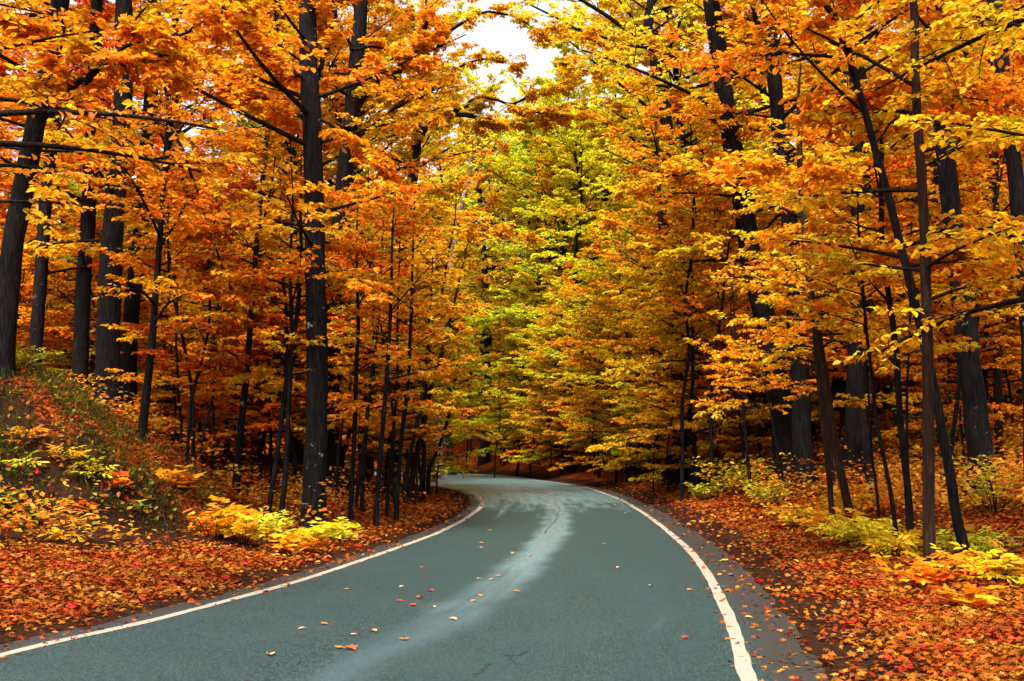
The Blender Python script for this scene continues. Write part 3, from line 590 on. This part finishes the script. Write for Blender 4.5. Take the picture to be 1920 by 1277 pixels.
for i in range(5):
    proto('over', 100 + i, 23 + i, .24 + .03 * i, dict(n1=44, z=(6 + i * .6, 22.5 + i), L=5.2, el=(8, 55), n2=9, n3=6, nl=15, leaf=.175, shape=LEAF2, rl=.014, keep=.95), M_BARK)
for i in range(5):
    proto('under', 120 + i, 9 + i, .07 + .01 * i, dict(n1=42, z=(1.3 + .3 * i, 8.8 + i), L=3.2, el=(4, 38), n2=9, n3=5, nl=12, leaf=.122, zn=.07, lean=.09), M_BARK)
for i in range(5):
    proto('young', 140 + i, 4.2 + .6 * i, .028, dict(n1=22, z=(.7, 4 + .6 * i), L=1.6, el=(5, 35), n2=6, n3=4, nl=8, leaf=.115, zn=.07, lean=.12), M_BARK)
RG = np.random.default_rng(77)
def place(kind, x, y, col_, label, group, scale=1.0, cat='tree', i=None):
    pool = POOL[kind]; p = pool[int(RG.integers(len(pool))) if i is None else i]
    if not p[1]: o = p[0]; p[1] = True
    else: o = copy_tree(p[0])
    o.location = (x, y, hz(x, y) - .05); o.rotation_euler = (0, 0, float(RG.uniform(0, 6.28)))
    s = scale * float(RG.uniform(.88, 1.12)); o.scale = (s, s, s * float(RG.uniform(.92, 1.08)))
    for ch in o.children:
        if ch.name.startswith('crown'): ch.color = (*jitter(col_, RG), 1)
    tag(o, label, cat, group); return o
def choose(px, Y, low=False):
    """leaf colour by place; the centre yellows also stand in for the glow"""
    u = RG.uniform()
    if 960 < px < 1230 and Y > 50:
        if low: return ORANGE if u < .34 else AMBER if u < .62 else YELLOW if u < .90 else OLIVE
        return LIME if u < .22 else YELLOW if u < .76 else AMBER
    if 800 < px <= 960 and Y > 40: return YELLOW if u < .55 else AMBER if u < .8 else ORANGE
    if px < 520: return ORANGE if u < .38 else DEEP if u < .76 else AMBER if u < .88 else OLIVE if u < .94 else RED
    if px <= 800:
        return ORANGE if u < .46 else DEEP if u < .68 else AMBER if u < .86 else YELLOW if u < .93 else RED if u < .95 else OLIVE
    if px < 1450: return ORANGE if u < .42 else AMBER if u < .75 else YELLOW if u < .85 else DEEP
    return ORANGE if u < .38 else DEEP if u < .68 else AMBER if u < .86 else OLIVE
ZN = {-1: 'left of the road', 0: 'beyond the bend', 1: 'right of the road'}
def scatter(kind, n, rmin, rmax, mind, clear, what, scale=1.0, amin=-31, amax=31, avoid=None):
    pts = []; tries = 0
    while len(pts) < n and tries < 20000:
        tries += 1
        a = RG.uniform(amin, amax); r = math.sqrt(RG.uniform(rmin ** 2, rmax ** 2)); x, y = r * math.sin(R(a)), r * math.cos(R(a))
        d, hw = road_dist(x, y); o = abs(float(d[0])) - float(hw[0])
        if o < clear: continue
        ex, ey = (x + 17.2) / 11.9, (y - 24.5) / 6.3
        if y < 25 and ex * ex + ey * ey < 1.3: continue
        if avoid and avoid(x, y): continue
        if any((x - p[0]) ** 2 + (y - p[1]) ** 2 < mind ** 2 for p in pts): continue
        pts.append((x, y))
        px, _ = proj(x, y, 2.0); zn = -1 if (px < 820) else 0 if px < 1240 and y > 55 else 1
        c = choose(px, y, kind in ('young', 'under', 'pole')); dist = 'far' if r > 62 else 'midway' if r > 38 else 'near'
        where = next(t_ for lim, t_ in SPOTS if px < lim)
        o = place(kind, x, y, c, '%s %s %s %s' % (dist, CN[c], what, where), '%ss in the wood %s' % (what, ZN[zn]), scale, 'sapling' if kind == 'pole' else 'tree')
        ALIKE.setdefault(o['label'], []).append((px, o))
ALIKE = {}
SPOTS = [(130, 'at the left edge'), (330, 'behind the three close trunks'), (540, 'between bank and lichen trunk'), (680, 'behind the lichen trunk'), (820, 'behind the roadside clump'), (960, 'left of the road end'), (1100, 'straight above the road end'),
         (1240, 'over the outer bend'), (1400, 'behind the bowed trunk'), (1560, 'behind the paired trunks'), (1700, 'behind the furrowed trunk'), (1800, 'behind the crossing trunks'), (99999, 'at the right edge')]
front = lambda x, y: (proj(x, y, 2)[0] < 340 and y < 37) or (1370 < proj(x, y, 2)[0] < 1680 and y < 37) or (545 < proj(x, y, 2)[0] < 660 and y < 30)
gap = lambda x, y: 70 < math.hypot(x, y) < 128 and 905 < proj(x, y, 2)[0] < 1060
scatter('over', 85, 42, 128, 4.2, 3.0, 'tall tree', avoid=gap)
scatter('over', 16, 80, 128, 4, 3.0, 'tall tree', 1.0, -5, 4)
scatter('under', 100, 31, 80, 2.4, 1.6, 'slim tiered tree', avoid=front)
scatter('under', 34, 66, 105, 2.6, 1.2, 'slim tiered tree', 1.05, -8, 9)
scatter('young', 64, 26, 60, 1.6, 1.3, 'low young tree', 1.0, avoid=front)
scatter('young', 34, 60, 95, 1.6, 1.0, 'low young tree', 1.25, -7, 10)

for kind, x, y, c, sc, lab in [  # yellow and amber crowns round the sky gap also paint its glow
    ('over', -8.0, 50, AMBER, 1.0, 'tall amber tree whose crown reaches over the road from the left before the bend'),
    ('over', -10.5, 60, YELLOW, 1.05, 'tall yellow tree behind the first amber one on the inside of the bend'),
    ('over', -7.5, 70, YELLOW, 1.0, 'tall yellow tree at the far inside of the bend'),
    ('over', 8.2, 60, YELLOW, 1.0, 'tall yellow tree whose crown reaches over the road from the right in the bend'),
    ('over', 9.5, 72, YELLOW, 1.0, 'tall yellow tree at the outer edge of the far bend'),
    ('over', 12.5, 50, ORANGE, 1.0, 'tall orange tree right of the bowed trunk in the bend'),
    ('over', 4.5, 82, LIME, 1.0, 'tall yellow green tree straight ahead where the road turns away'),
    ('over', -2.4, 96, YELLOW, 1.3, 'tallest yellow tree straight ahead, its top in the sky gap'),
    ('over', -4.6, 89, AMBER, 1.25, 'tall amber tree behind the far end of the road'),
    ('over', 2.2, 90, YELLOW, 1.25, 'tall yellow tree behind the yellow green one straight ahead'),
    ('young', -1.2, 79, AMBER, 1.5, 'amber young tree on the bank beyond the road end'),
    ('young', 1.2, 77, ORANGE, 1.4, 'orange young tree on the bank just right of the road end'),
    ('young', -3.4, 82, YELLOW, 1.6, 'yellow young tree at the left of the road end'),
    ('under', .2, 83, OLIVE, 1.0, 'olive slim tree on the bank beyond the road end'),
    ('young', 3.6, 73, DEEP, 1.3, 'deep orange young tree on the outer bank of the far bend'),
    ('over', 7.0, 88, YELLOW, 1.2, 'tall yellow tree right of the yellow green one straight ahead'),
    ('young', -3.9, 44.5, YELLOW, 1.25, 'bright yellow young tree drooping over the inside of the bend'),
    ('young', -4.6, 41.0, AMBER, 1.2, 'amber young tree just before the drooping yellow one'),
    ('under', -5.8, 48.0, YELLOW, .9, 'yellow slim tree behind the drooping young tree'),
    ('under', 6.6, 57.0, YELLOW, 1.0, 'bright yellow slim tree spreading tiers over the outer line of the bend'),
    ('under', 7.6, 49.0, ORANGE, .8, 'orange slim tree with low tiers beside the outer line of the bend'),
    ('young', 6.6, 43.0, ORANGE, 1.2, 'orange young tree low beside the bowed trunk'),
    ('young', 8.0, 40.0, AMBER, 1.1, 'amber young tree in front of the bowed trunk')]:
    place(kind, x, y, c, lab, 'trees lining the bend', sc)

for i in range(4):
    proto('pole', 160 + i, 8 + i, .035 + .006 * i, dict(n1=16, z=(3.6, 7.9 + i), L=1.9, el=(10, 45), n2=6, n3=4, nl=7, leaf=.13, lean=.10), M_BARK)
scatter('pole', 85, 26, 62, 1.3, 1.4, 'bare pole sapling', avoid=front)
scatter('young', 46, 38, 66, 1.5, 1.6, 'low leafy sapling tree', 1.15)
for kind, x, y, c, sc, lab in [('over', -5.9, 45.5, AMBER, 1.12, 'tall amber tree arching over the road from the left, its crown at the sky gap'), ('over', 7.0, 48, YELLOW, 1.12, 'tall yellow tree arching over the road from the right, its crown at the sky gap')]:
    place(kind, x, y, c, lab, 'trees lining the bend', sc)

# ------------------------------------------------------------------ shrubs and seedlings
def shrub(name, label, px, py, h, spread, n, col_, shape, leaf, seed, group=None, cat='shrub', Y=None, nodes=6):
    rng = np.random.default_rng(seed)
    if Y is None: p = hit(px, py)
    else: p = at(px, py, Y)
    x, y = float(p[0]), float(p[1]); root = empty(name, (x, y, hz(x, y)))
    az = rng.uniform(0, 6.28, n); tl = rng.uniform(.25, 1, n); hh = h * rng.uniform(.55, 1.05, n)
    off = np.stack([np.cos(az), np.sin(az), az * 0], 1)
    a = off * (spread * .25 * tl)[:, None]; a[:, 2] = -.05
    b = off * (spread * .8 * tl)[:, None] + np.array([0, 0, 1.0]) * (hh * 1.35)[:, None]; c = -np.array([0, 0, .35]) * hh[:, None] + rng.normal(0, .05, (n, 3)) * h
    wb, lb = MB(), MB(); tubes(wb, a, b, c, np.full(n, .006 + .004 * h), np.full(n, .002), 5, 4)
    s = np.clip((np.arange(nodes) + rng.uniform(0, 1, (n, nodes))) / nodes * .75 + .27, 0, 1); s[:, -1] = 1.0
    s = np.repeat(s, 2, 1)[..., None]; P = a[:, None] + b[:, None] * s + c[:, None] * s * s; Tt = unit(b[:, None] + 2 * c[:, None] * s)
    aa = rng.uniform(0, 6.28, (n, nodes)); aa = np.stack([aa, aa + 3.14 + rng.normal(0, .4, aa.shape)], -1).reshape(n, -1)
    D = np.stack([np.cos(aa), np.sin(aa), rng.normal(-.05, .2, aa.shape)], -1) + Tt * .25
    Nr = np.array([0, 0, 1.0]) + rng.normal(0, .28, D.shape); m_ = n * nodes * 2
    P = P.reshape(-1, 3) + unit(D.reshape(-1, 3)) * leaf * .25
    add_leaves(lb, P, D.reshape(-1, 3), Nr.reshape(-1, 3), leaf * rng.uniform(.6, 1.2, m_), shape, rng.uniform(0, 1, m_), np.repeat(rng.uniform(0, 1, n), nodes * 2), rng.uniform(0, 1, m_))
    wb.build('stems', M_TWIG, root, True); lo = lb.build('leaves', M_SHRUB, root); lo.color = (*col_, 1)
    tag(root, label, cat, group); return root
GB = 'plants growing out of the left bank'
for i, (lab, px, py, h, sp_, n, col_, shp, lf) in enumerate([
    ('olive yellow leafy plant on top of the bank at the left edge', 45, 700, .7, .5, 6, OLIVE, PINN, .34),
    ('orange broad-leaved seedling high on the bank near the left edge', 48, 835, .4, .4, 4, ORANGE, PINN, .34),
    ('small yellow seedling below the orange one on the bank', 53, 880, .3, .3, 2, YELLOW, PINN, .30),
    ('dull yellow seedling in the middle of the bank face', 127, 868, .4, .4, 4, AMBER, PINN, .32),
    ('bright yellow compound-leaved seedling in the middle of the bank', 175, 900, .4, .3, 3, (.62, .46, .02), PINN, .34),
    ('single orange lobed-leaf seedling low on the bank', 230, 922, .3, .25, 3, DEEP, MAPLE, .26),
    ('small orange seedling above the dark bare soil of the bank', 153, 965, .22, .2, 2, DEEP, MAPLE, .20),
    ('low orange and yellow sprig at the bottom of the bank', 122, 1012, .22, .45, 4, AMBER, LEAF4, .20),
    ('green leaved sprig at the left edge of the bank', 14, 960, .35, .3, 3, (.22, .36, .03), LEAF4, .20),
    ('green sprig on the dark soil of the bank', 50, 985, .25, .2, 2, (.25, .40, .03), LEAF4, .17),
    ('large orange maple-leaved seedling on the shoulder of the bank', 338, 925, .55, .5, 6, ORANGE, MAPLE, .26),
    ('small yellow green plant under the large orange seedling on the bank', 262, 965, .25, .3, 4, (.45, .48, .03), LEAF4, .15)]):
    shrub('seedling', lab, px, py, h, sp_, n, col_, shp, lf, 300 + i, GB, 'seedling', nodes=4)
GL = 'low shrubs along the left verge'
for i, (lab, px, py, h, sp_, n, col_, shp, lf) in enumerate([
    ('dense orange shrub where the bank meets the verge', 402, 1010, .75, .75, 16, ORANGE, MAPLE, .22),
    ('orange and yellow shrub right of the dense orange one', 458, 1025, .6, .7, 14, AMBER, MAPLE, .20),
    ('pale yellow green sprig between the verge shrubs', 500, 1020, .65, .4, 7, (.62, .60, .04), PINN, .30),
    ('yellow green shrub at the foot of the lichen trunk', 585, 1022, .55, .6, 11, YELLOW, MAPLE, .20),
    ('orange shrub in front of the yellow one at the lichen trunk', 572, 1038, .34, .55, 10, ORANGE, MAPLE, .20),
    ('spreading yellow green shrub right of the lichen trunk', 640, 1018, .40, .7, 11, (.78, .64, .03), MAPLE, .18)]):
    shrub('shrub', lab, px, py, h, sp_, n, col_, shp, lf, 330 + i, GL, nodes=5)
GR = 'low shrubs along the right verge'
for i, (lab, px, py, h, sp_, n, col_, shp, lf, nd) in enumerate([
    ('bushy yellow green shrub hugging the inside of the bend', 806, 905, 1.1, 1.2, 34, (.60, .50, .03), LEAF4, .16, 9),
    ('brownish yellow bush behind the outer line of the bend', 1190, 885, 1.5, 1.8, 50, (.50, .34, .03), LEAF4, .16, 9),
    ('second brownish yellow bush right of the first in the bend', 1236, 895, 1.4, 1.6, 44, (.62, .42, .03), LEAF4, .16, 9),
    ('yellow bush left of the paired big trunks', 1385, 925, 1.1, 1.4, 36, (.70, .46, .02), LEAF4, .16, 9),
    ('small yellow green tuft at the road side of the yellow bush', 1320, 940, .6, .8, 20, (.58, .58, .04), LEAF4, .15, 7),
    ('yellow green bush in front of the paired big trunks', 1440, 950, .7, .9, 22, (.54, .42, .03), LEAF4, .16, 8),
    ('orange and yellow shrub below the paired big trunks', 1505, 990, .5, .7, 12, AMBER, MAPLE, .20, 5),
    ('orange shrub at the foot of the brown arching sapling', 1565, 1005, .5, .7, 12, ORANGE, MAPLE, .20, 5),
    ('wide bright yellow shrub in front of the sapling cluster', 1630, 1022, .5, .9, 18, YELLOW, PINN, .30, 5),
    ('orange shrub under the thick furrowed trunk', 1628, 962, .5, .7, 12, ORANGE, PINN, .30, 5),
    ('orange yellow shrub left of the upright reddish trunk', 1675, 1042, .42, .6, 11, AMBER, PINN, .30, 5),
    ('olive yellow shrub behind the leaning trunk on the right', 1832, 1045, .42, .7, 11, (.55, .50, .03), PINN, .28, 5),
    ('orange seedling between the two crossing trunks', 1790, 1082, .38, .4, 5, ORANGE, PINN, .30, 4),
    ('orange broad-leaved seedling left of the reddish trunk foot', 1700, 1098, .38, .35, 4, ORANGE, MAPLE, .20, 4),
    ('orange seedling wrapped round the foot of the reddish trunk', 1746, 1102, .32, .3, 4, DEEP, MAPLE, .20, 4),
    ('orange yellow seedling with long leaf fans at the right edge', 1868, 1092, .34, .5, 5, AMBER, PINN, .32, 4),
    ('pale orange broad-leaved seedling lowest on the right verge', 1820, 1140, .30, .3, 3, ORANGE, MAPLE, .24, 4),
    ('orange seedling at the right edge beside the fallen branch', 1900, 1095, .34, .3, 4, AMBER, MAPLE, .2, 4)]):
    shrub('shrub' if h > .45 else 'seedling', lab, px, py, h, sp_, n, col_, shp, lf, 360 + i, GR if i else 'low shrubs along the left verge', 'shrub' if h > .45 else 'seedling', nodes=nd)
shrub('shrub', 'olive tiered shrub left of the rugged black trunk at the right edge', 1870, 960, 1.0, 1.2, 18, OLIVE, LEAF4, .15, 390, GR)
shrub('shrub', 'tall bright green shrub deep between the right hand trunks', 1775, 860, 2.0, 1.6, 40, (.45, .52, .04), LEAF4, .16, 391, GR, nodes=9)

# ------------------------------------------------------------------ fallen wood
def log(name, label, pts, r0, r1, seed, bark=M_BARK, group='fallen wood on the forest floor', lift=.0):
    rng = np.random.default_rng(seed); P = np.array([hit(*p) for p in pts]); P[:, 2] = H(P[:, 0], P[:, 1]) + r0 * .7 + lift
    base = P[0].copy(); P = catmull(P - base, 6); P += rng.normal(0, r0 * .12, P.shape)
    a, b_ = P[:-1], np.diff(P, axis=0); w_ = np.linspace(r0, r1, len(P))
    k = 10; T_ = unit(np.gradient(P, axis=0)); U = unit(np.cross(T_, (.1, .2, .97))); W = np.cross(T_, U); an = np.linspace(0, 2 * np.pi, k, endpoint=False)
    rr = w_[:, None] * (1 + rng.normal(0, .07, (len(P), k))); ring = P[:, None] + rr[..., None] * (U[:, None] * np.cos(an)[None, :, None] + W[:, None] * np.sin(an)[None, :, None])
    i = np.arange(len(P) - 1)[:, None] * k; q = np.arange(k)[None]; q2 = (q + 1) % k
    mb = MB(); mb.add(ring.reshape(-1, 3), np.stack([i + q, i + q2, i + k + q2, i + k + q], -1).reshape(-1, 4))
    for st, rev in ((0, 1), ((len(P) - 1) * k, 0)):
        cen = mb.n; mb.add([P[0] if st == 0 else P[-1]], np.zeros((0, 3), int)); 
        f = [(st + j, st + (j + 1) % k, cen) for j in range(k)]; mb.f.append(np.array(f)); mb.a.append(np.zeros((k, 3)))
    o = mb.build(name, bark, None, True); o.location = base; tag(o, label, 'log' if r0 > .06 else 'branch', group); return o
log('fallen_log', 'dark wet log lying on the leaves right of the lichen trunk', [(604, 905), (650, 912), (704, 932)], .12, .08, 1)
log('fallen_log', 'thin pale fallen stem lying left of the lichen trunk', [(425, 945), (475, 960), (545, 985)], .05, .03, 2, M_BARKB)
log('fallen_branch', 'thin mossy branch on the leaves at the right picture edge', [(1838, 1060), (1880, 1062), (1935, 1052)], .04, .03, 3, M_BARKL)
log('fallen_log', 'dark rotten log half buried at the right picture edge', [(1850, 1092), (1890, 1096), (1945, 1100)], .07, .06, 4)
log('fallen_branch', 'leafless stick leaning down the left bank', [(270, 900), (300, 960), (322, 1035)], .022, .012, 5, M_BARKB, lift=.08)
log('fallen_log', 'dark log in the hollow behind the roadside clump', [(560, 870), (600, 878), (650, 886)], .11, .09, 6)

# ------------------------------------------------------------------ leaf litter, bank growth (nobody could count them)
def terr_normal(x, y):
    e_ = .12; zx = (H(x + e_, y) - H(x - e_, y)) / (2 * e_); zy = (H(x, y + e_) - H(x, y - e_)) / (2 * e_)
    return unit(np.stack([-zx, -zy, np.ones_like(zx)], 1))
def litter():
    rng = np.random.default_rng(9); n = 520000
    a = np.radians(rng.uniform(-27.5, 27.5, n)); r = 6.5 * (60 / 6.5) ** (rng.uniform(0, 1, n) ** .95)
    x, y = r * np.sin(a), r * np.cos(a); d, hw = road_dist(x, y); o = np.abs(d) - hw
    wv = wob(x, y, 1.7) * .35
    dens = np.where(o < -.12, 0.0, np.where(d < 0, .05 + .95 * sm((o - .45 - wv) / 1.3), .05 + .95 * sm((o - .8 - wv) / 1.5)))
    ex, ey = (x + 12.3) / 8.0, (y - 20.3) / 2.8
    dens = dens * (1 - .96 * sm((1.35 - ex * ex - ey * ey + wv) * 1.6)); ex2, ey2 = (x + 17.2) / 11.3, (y - 24.5) / 6.0; dens = dens * np.where(ex2 ** 2 + ey2 ** 2 < 1.0, .42, 1)
    dens = dens * (.35 + .65 * sm((wob(x, y, 1.9, 4) + .75) / .7))
    k = rng.uniform(0, 1, n) < dens; x, y, r = x[k], y[k], r[k]; z = H(x, y); Nr = terr_normal(x, y)
    m_ = len(x); th = rng.uniform(0, 1, m_); cl = np.clip(.5 + .5 * wob(x, y, 2.7, 1) + rng.normal(0, .2, m_), 0, 1)
    az = rng.uniform(0, 6.28, m_); D = np.stack([np.cos(az), np.sin(az), rng.normal(0, .25, m_)], 1); Nn_ = Nr + rng.normal(0, .38, (m_, 3))
    P = np.stack([x, y, z + rng.uniform(.004, .045, m_)], 1); rn = rng.uniform(0, 1, m_)
    for lo, hi, shp, sz, nm in ((0, 14, MAPLE, .068, 0), (14, 27, LEAF4, .09, 0), (27, 99, LEAF2, .13, 0)):
        q = (r >= lo) & (r < hi); mb = MB()
        add_leaves(LB, P[q], D[q], Nn_[q], sz * rng.uniform(.6, 1.25, q.sum()), shp, rn[q], cl[q], th[q])
LB = MB(); litter(); lo = LB.build('leaf_litter', M_LITTER); lo.color = (.25, .046, .0025, 1); tag(lo, kind='stuff')
def bank():
    rng = np.random.default_rng(19); gb = MB(); lb = MB(); n = 5200
    x = rng.uniform(-13, -5.0, n); y = rng.uniform(17.6, 25, n); ex, ey = (x + 17.2) / 11.3, (y - 24.5) / 6.0; r2 = ex * ex + ey * ey
    k = (r2 < 1.0) & (rng.uniform(0, 1, n) < .25 + .75 * sm((wob(x, y, 1.6, 3) + .4) / .8)); x, y = x[k], y[k]; z = H(x, y); Nr = terr_normal(x, y); m_ = len(x)
    # arching grass blades in tufts, hanging down the slope
    q = np.repeat(np.arange(m_), 7); P = np.stack([x[q], y[q], z[q]], 1) + rng.normal(0, .09, (len(q), 3)) * np.array([1, 1, .1])
    D = Nr[q] * .7 + rng.normal(0, .45, (len(q), 3)) + np.array([0, 0, .2]); Sd = np.cross(D, rng.normal(0, 1, D.shape))
    BL = T([(0, -.03, 0), (.5, -.028, .06), (1, 0, -.12), (.5, .028, .06), (0, .03, 0)], [(0, 1, 2, 3), (0, 2, 3, 4)][:1] + [(0, 0, 0, 0)] * 0)
    BL = T([(0, -.025, 0), (.55, -.022, .10), (1, 0, -.12), (.55, .022, .10)], [(0, 1, 2, 3)])
    add_leaves(gb, P, D, Sd, rng.uniform(.14, .34, len(q)), BL, rng.uniform(0, 1, len(q)), rng.uniform(0, 1, len(q)), rng.uniform(0, 1, len(q)))
    g = gb.build('bank_grass', M_SHRUB); g.color = (.055, .075, .010, 1); tag(g, kind='stuff')
    q = np.repeat(np.arange(m_)[::2], 5); P = np.stack([x[q], y[q], z[q]], 1) + rng.normal(0, .09, (len(q), 3)); P += Nr[q] * .05
    D = rng.normal(0, 1, (len(q), 3)); Nn_ = Nr[q] + np.array([0, 0, .4]) + rng.normal(0, .4, (len(q), 3))
    add_leaves(lb, P, D, Nn_, rng.uniform(.05, .13, len(q)), LEAF4, rng.uniform(0, 1, len(q)), np.repeat(rng.uniform(0, 1, len(q) // 5), 5), rng.uniform(0, 1, len(q)))
    g = lb.build('ground_creepers', leaf_material('creeper_leaves', green=(.20, .30, .03), huev=.10, greenamt=.45, trans=.35)); g.color = (.30, .062, .005, 1); tag(g, kind='stuff')
bank()
def low_growth():
    """knee-high leafy undergrowth carpeting the wood floor farther off"""
    rng = np.random.default_rng(29); lb = MB(); n = 8500
    a = np.radians(rng.uniform(-29, 29, n)); r = 20 * (85 / 20) ** rng.uniform(0, 1, n); x, y = r * np.sin(a), r * np.cos(a)
    d, hw = road_dist(x, y); o = np.abs(d) - hw; dens = sm((o - 1.6) / 3.5) * sm((wob(x, y, .55, 6) + .3) / .8); ex, ey = (x + 17.2) / 11.3, (y - 24.5) / 6.0
    k = (rng.uniform(0, 1, n) < dens * .8) & ~((y < 26) & (ex * ex + ey * ey < 1.2)); x, y, r = x[k], y[k], r[k]; z = H(x, y); m_ = len(x)
    hgt = rng.uniform(.2, 1.1, m_); q = np.repeat(np.arange(m_), 24)
    P = np.stack([x[q], y[q], z[q]], 1) + rng.normal(0, 1, (len(q), 3)) * np.array([.28, .28, 0]); P[:, 2] += rng.uniform(.1, 1, len(q)) ** .6 * hgt[q]
    D = rng.normal(0, 1, (len(q), 3)) * np.array([1, 1, .3]); Nn_ = np.array([0, 0, 1.0]) + rng.normal(0, .35, (len(q), 3))
    add_leaves(lb, P, D, Nn_, rng.uniform(.09, .17, len(q)), LEAF2, rng.uniform(0, 1, len(q)), np.repeat(rng.uniform(0, 1, m_), 24), rng.uniform(0, 1, len(q)))
    g = lb.build('undergrowth', M_SHRUB); g.color = (.74, .26, .02, 1); tag(g, kind='stuff')
low_growth()
def far_wood():
    rng = np.random.default_rng(39); lb = MB(); n = 3000
    a = np.radians(rng.uniform(-33, 33, n)); r = rng.uniform(132, 185, n); x, y = r * np.sin(a), r * np.cos(a); z = H(x, y)
    cen = np.abs(np.degrees(a) - .4) < 3.2
    top = np.where(cen, 9, 21); h = rng.uniform(1, 1, n) * rng.uniform(.5, top); q = np.repeat(np.arange(n), 30)
    P = np.stack([x[q], y[q], z[q] + h[q]], 1) + rng.normal(0, 1, (len(q), 3)) * np.array([1.6, 1.6, .8])
    D = rng.normal(0, 1, (len(q), 3)) * np.array([1, 1, .3]); Nn_ = np.array([0, -.4, 1.0]) + rng.normal(0, .5, (len(q), 3))
    add_leaves(lb, P, D, Nn_, rng.uniform(.45, .9, len(q)), LEAF2, rng.uniform(0, 1, len(q)), np.repeat(rng.uniform(0, 1, n), 30), rng.uniform(0, 1, len(q)))
    g = lb.build('distant_woods', leaf_material('distant_leaves', huev=.08, greenamt=.4)); g.color = (.86, .36, .014, 1); tag(g, kind='stuff')
far_wood()

# ------------------------------------------------------------------ single leaves lying on the road
LM = {}
def leaf_obj(i, px, py, size, col_, label):
    rng = np.random.default_rng(500 + i); p = flat(px, py); mb = MB(); V, Fc = MAPLE if i % 3 else LEAF4
    V = V.copy(); V[:, 0] -= .5; V[:, 2] = V[:, 2] * 1.6 + .22 * V[:, 0] ** 2 + .35 * V[:, 1] ** 2 * (1 if i % 2 else .4); V[:, 2] -= V[:, 2].min()
    mb.add(V * size * .8, Fc, np.tile([.45, .3, .7], (len(Fc), 1))); o = mb.build('fallen_leaf', M_FALL); o.location = (p[0], p[1], .006); o.rotation_euler = (0, 0, rng.uniform(0, 6.28)); o.color = (*col_, 1)
    tag(o, label, 'leaf', 'fallen leaves lying on the road'); return o
M_FALL = leaf_material('fallen_leaves', trans=.05, huev=.02, greenamt=0)
TAN, RD, OG, YL = (.72, .34, .16), (.50, .05, .012), (.78, .19, .03), (.72, .62, .12)
LV = [(566, 1180, .10, TAN, 'tan leaf farthest left in the near row on the road'), (609, 1171, .10, OG, 'small orange leaf above the tan leaf of the near row'), (665, 1191, .10, TAN, 'small tan leaf between the near row and the large flat leaf'),
 (699, 1185, .13, TAN, 'pale orange leaf above the long red orange one'), (638, 1216, .12, OG, 'orange leaf touching the long red orange leaf on its left'), (660, 1218, .18, (.66, .09, .02), 'long red orange leaf lying flat near the camera'),
 (507, 1229, .16, (.80, .42, .18), 'large tan leaf nearest the camera in the left lane'), (758, 1200, .13, OG, 'lone orange leaf at the lower end of the wet stripe'), (851, 1162, .13, TAN, 'tan leaf lying in the wet stripe'),
 (812, 1140, .11, TAN, 'tan leaf right of the four red leaves'), (773, 1136, .13, RD, 'dark red leaf lowest of the four red leaves'), (750, 1128, .10, RD, 'small red leaf leftmost of the four red leaves'), (788, 1122, .17, (.62, .10, .03), 'broad orange red leaf in the middle of the four red leaves'),
 (806, 1109, .14, RD, 'bright red leaf uppermost of the four red leaves'), (752, 1101, .10, TAN, 'pale tan leaf left of the red leaves'), (792, 1065, .11, RD, 'small red leaf alone in the left lane'), (652, 1106, .11, OG, 'faint orange leaf close to the left white line')]
for i, (px, py, sz, c, lab) in enumerate(LV): leaf_obj(i, px, py, sz, c, lab)
for i, (px, py) in enumerate([(888, 1128), (900, 1118), (899, 1086), (922, 1088), (933, 1081), (970, 1110)]): leaf_obj(30 + i, px, py, .11, jitter(OG if i != 2 else TAN, RG), 'small orange leaf by the middle of the wet stripe, %s' % ['nearest the camera', 'second nearest', 'left of the touching pair', 'topmost left of the pair', 'larger of the touching pair', 'alone right of the stripe'][i])
for i, (px, py) in enumerate([(947, 1052), (961, 1038), (902, 1019), (900, 1028), (1005, 1000), (994, 1042)]): leaf_obj(40 + i, px, py, .13, jitter(TAN, RG), 'small pale leaf by the upper wet stripe, ' + ['lower of the pair left of it', 'upper of the pair left of it', 'upper of the far left pair', 'lower of the far left pair', 'farthest up the stripe', 'lying in the middle of the stripe'][i])
for i, (px, py) in enumerate([(917, 995), (894, 901), (1174, 963), (1153, 947)]): leaf_obj(50 + i, px, py, .16, YL, 'tiny yellow leaf far off on the bend, ' + ['in the left lane', 'near the road end', 'right one of the close pair', 'left one of the close pair'][i])
for i, (px, py, c, lab) in enumerate([(1132, 1021, OG, 'orange leaf in the right lane below the bend'), (1158, 1065, TAN, 'tan leaf in the middle of the right lane'), (1292, 1107, OG, 'orange leaf just inside the right white line'), (1220, 1099, TAN, 'pale speck of a leaf in the right lane left of the orange one'), (1283, 1197, RD, 'small red leaf lowest in the right lane'),
    (1356, 1053, (.62, .62, .06), 'yellow green leaf on the dark shoulder outside the right line'), (1404, 1159, (.60, .58, .08), 'small yellow green leaf on the shoulder beside the lower right line'), (1440, 1149, OG, 'orange leaf on the shoulder right of the small yellow green one'), (1463, 1185, OG, 'bright orange leaf on the gravel by the right verge')]):
    leaf_obj(60 + i, px, py, .11 if i != 5 else .2, c, lab)

ORD = ['leftmost', 'second', 'third', 'fourth', 'fifth', 'sixth', 'seventh', 'eighth', 'ninth', 'tenth', 'eleventh', 'twelfth']
for lab, its in ALIKE.items():
    if len(its) > 1:
        for i, (px, o) in enumerate(sorted(its, key=lambda q: q[0])):
            o['label'] = lab + (', leftmost alike' if i == 0 else ', rightmost alike' if i == len(its) - 1 else ', %s from left' % ORD[min(i, 11)])
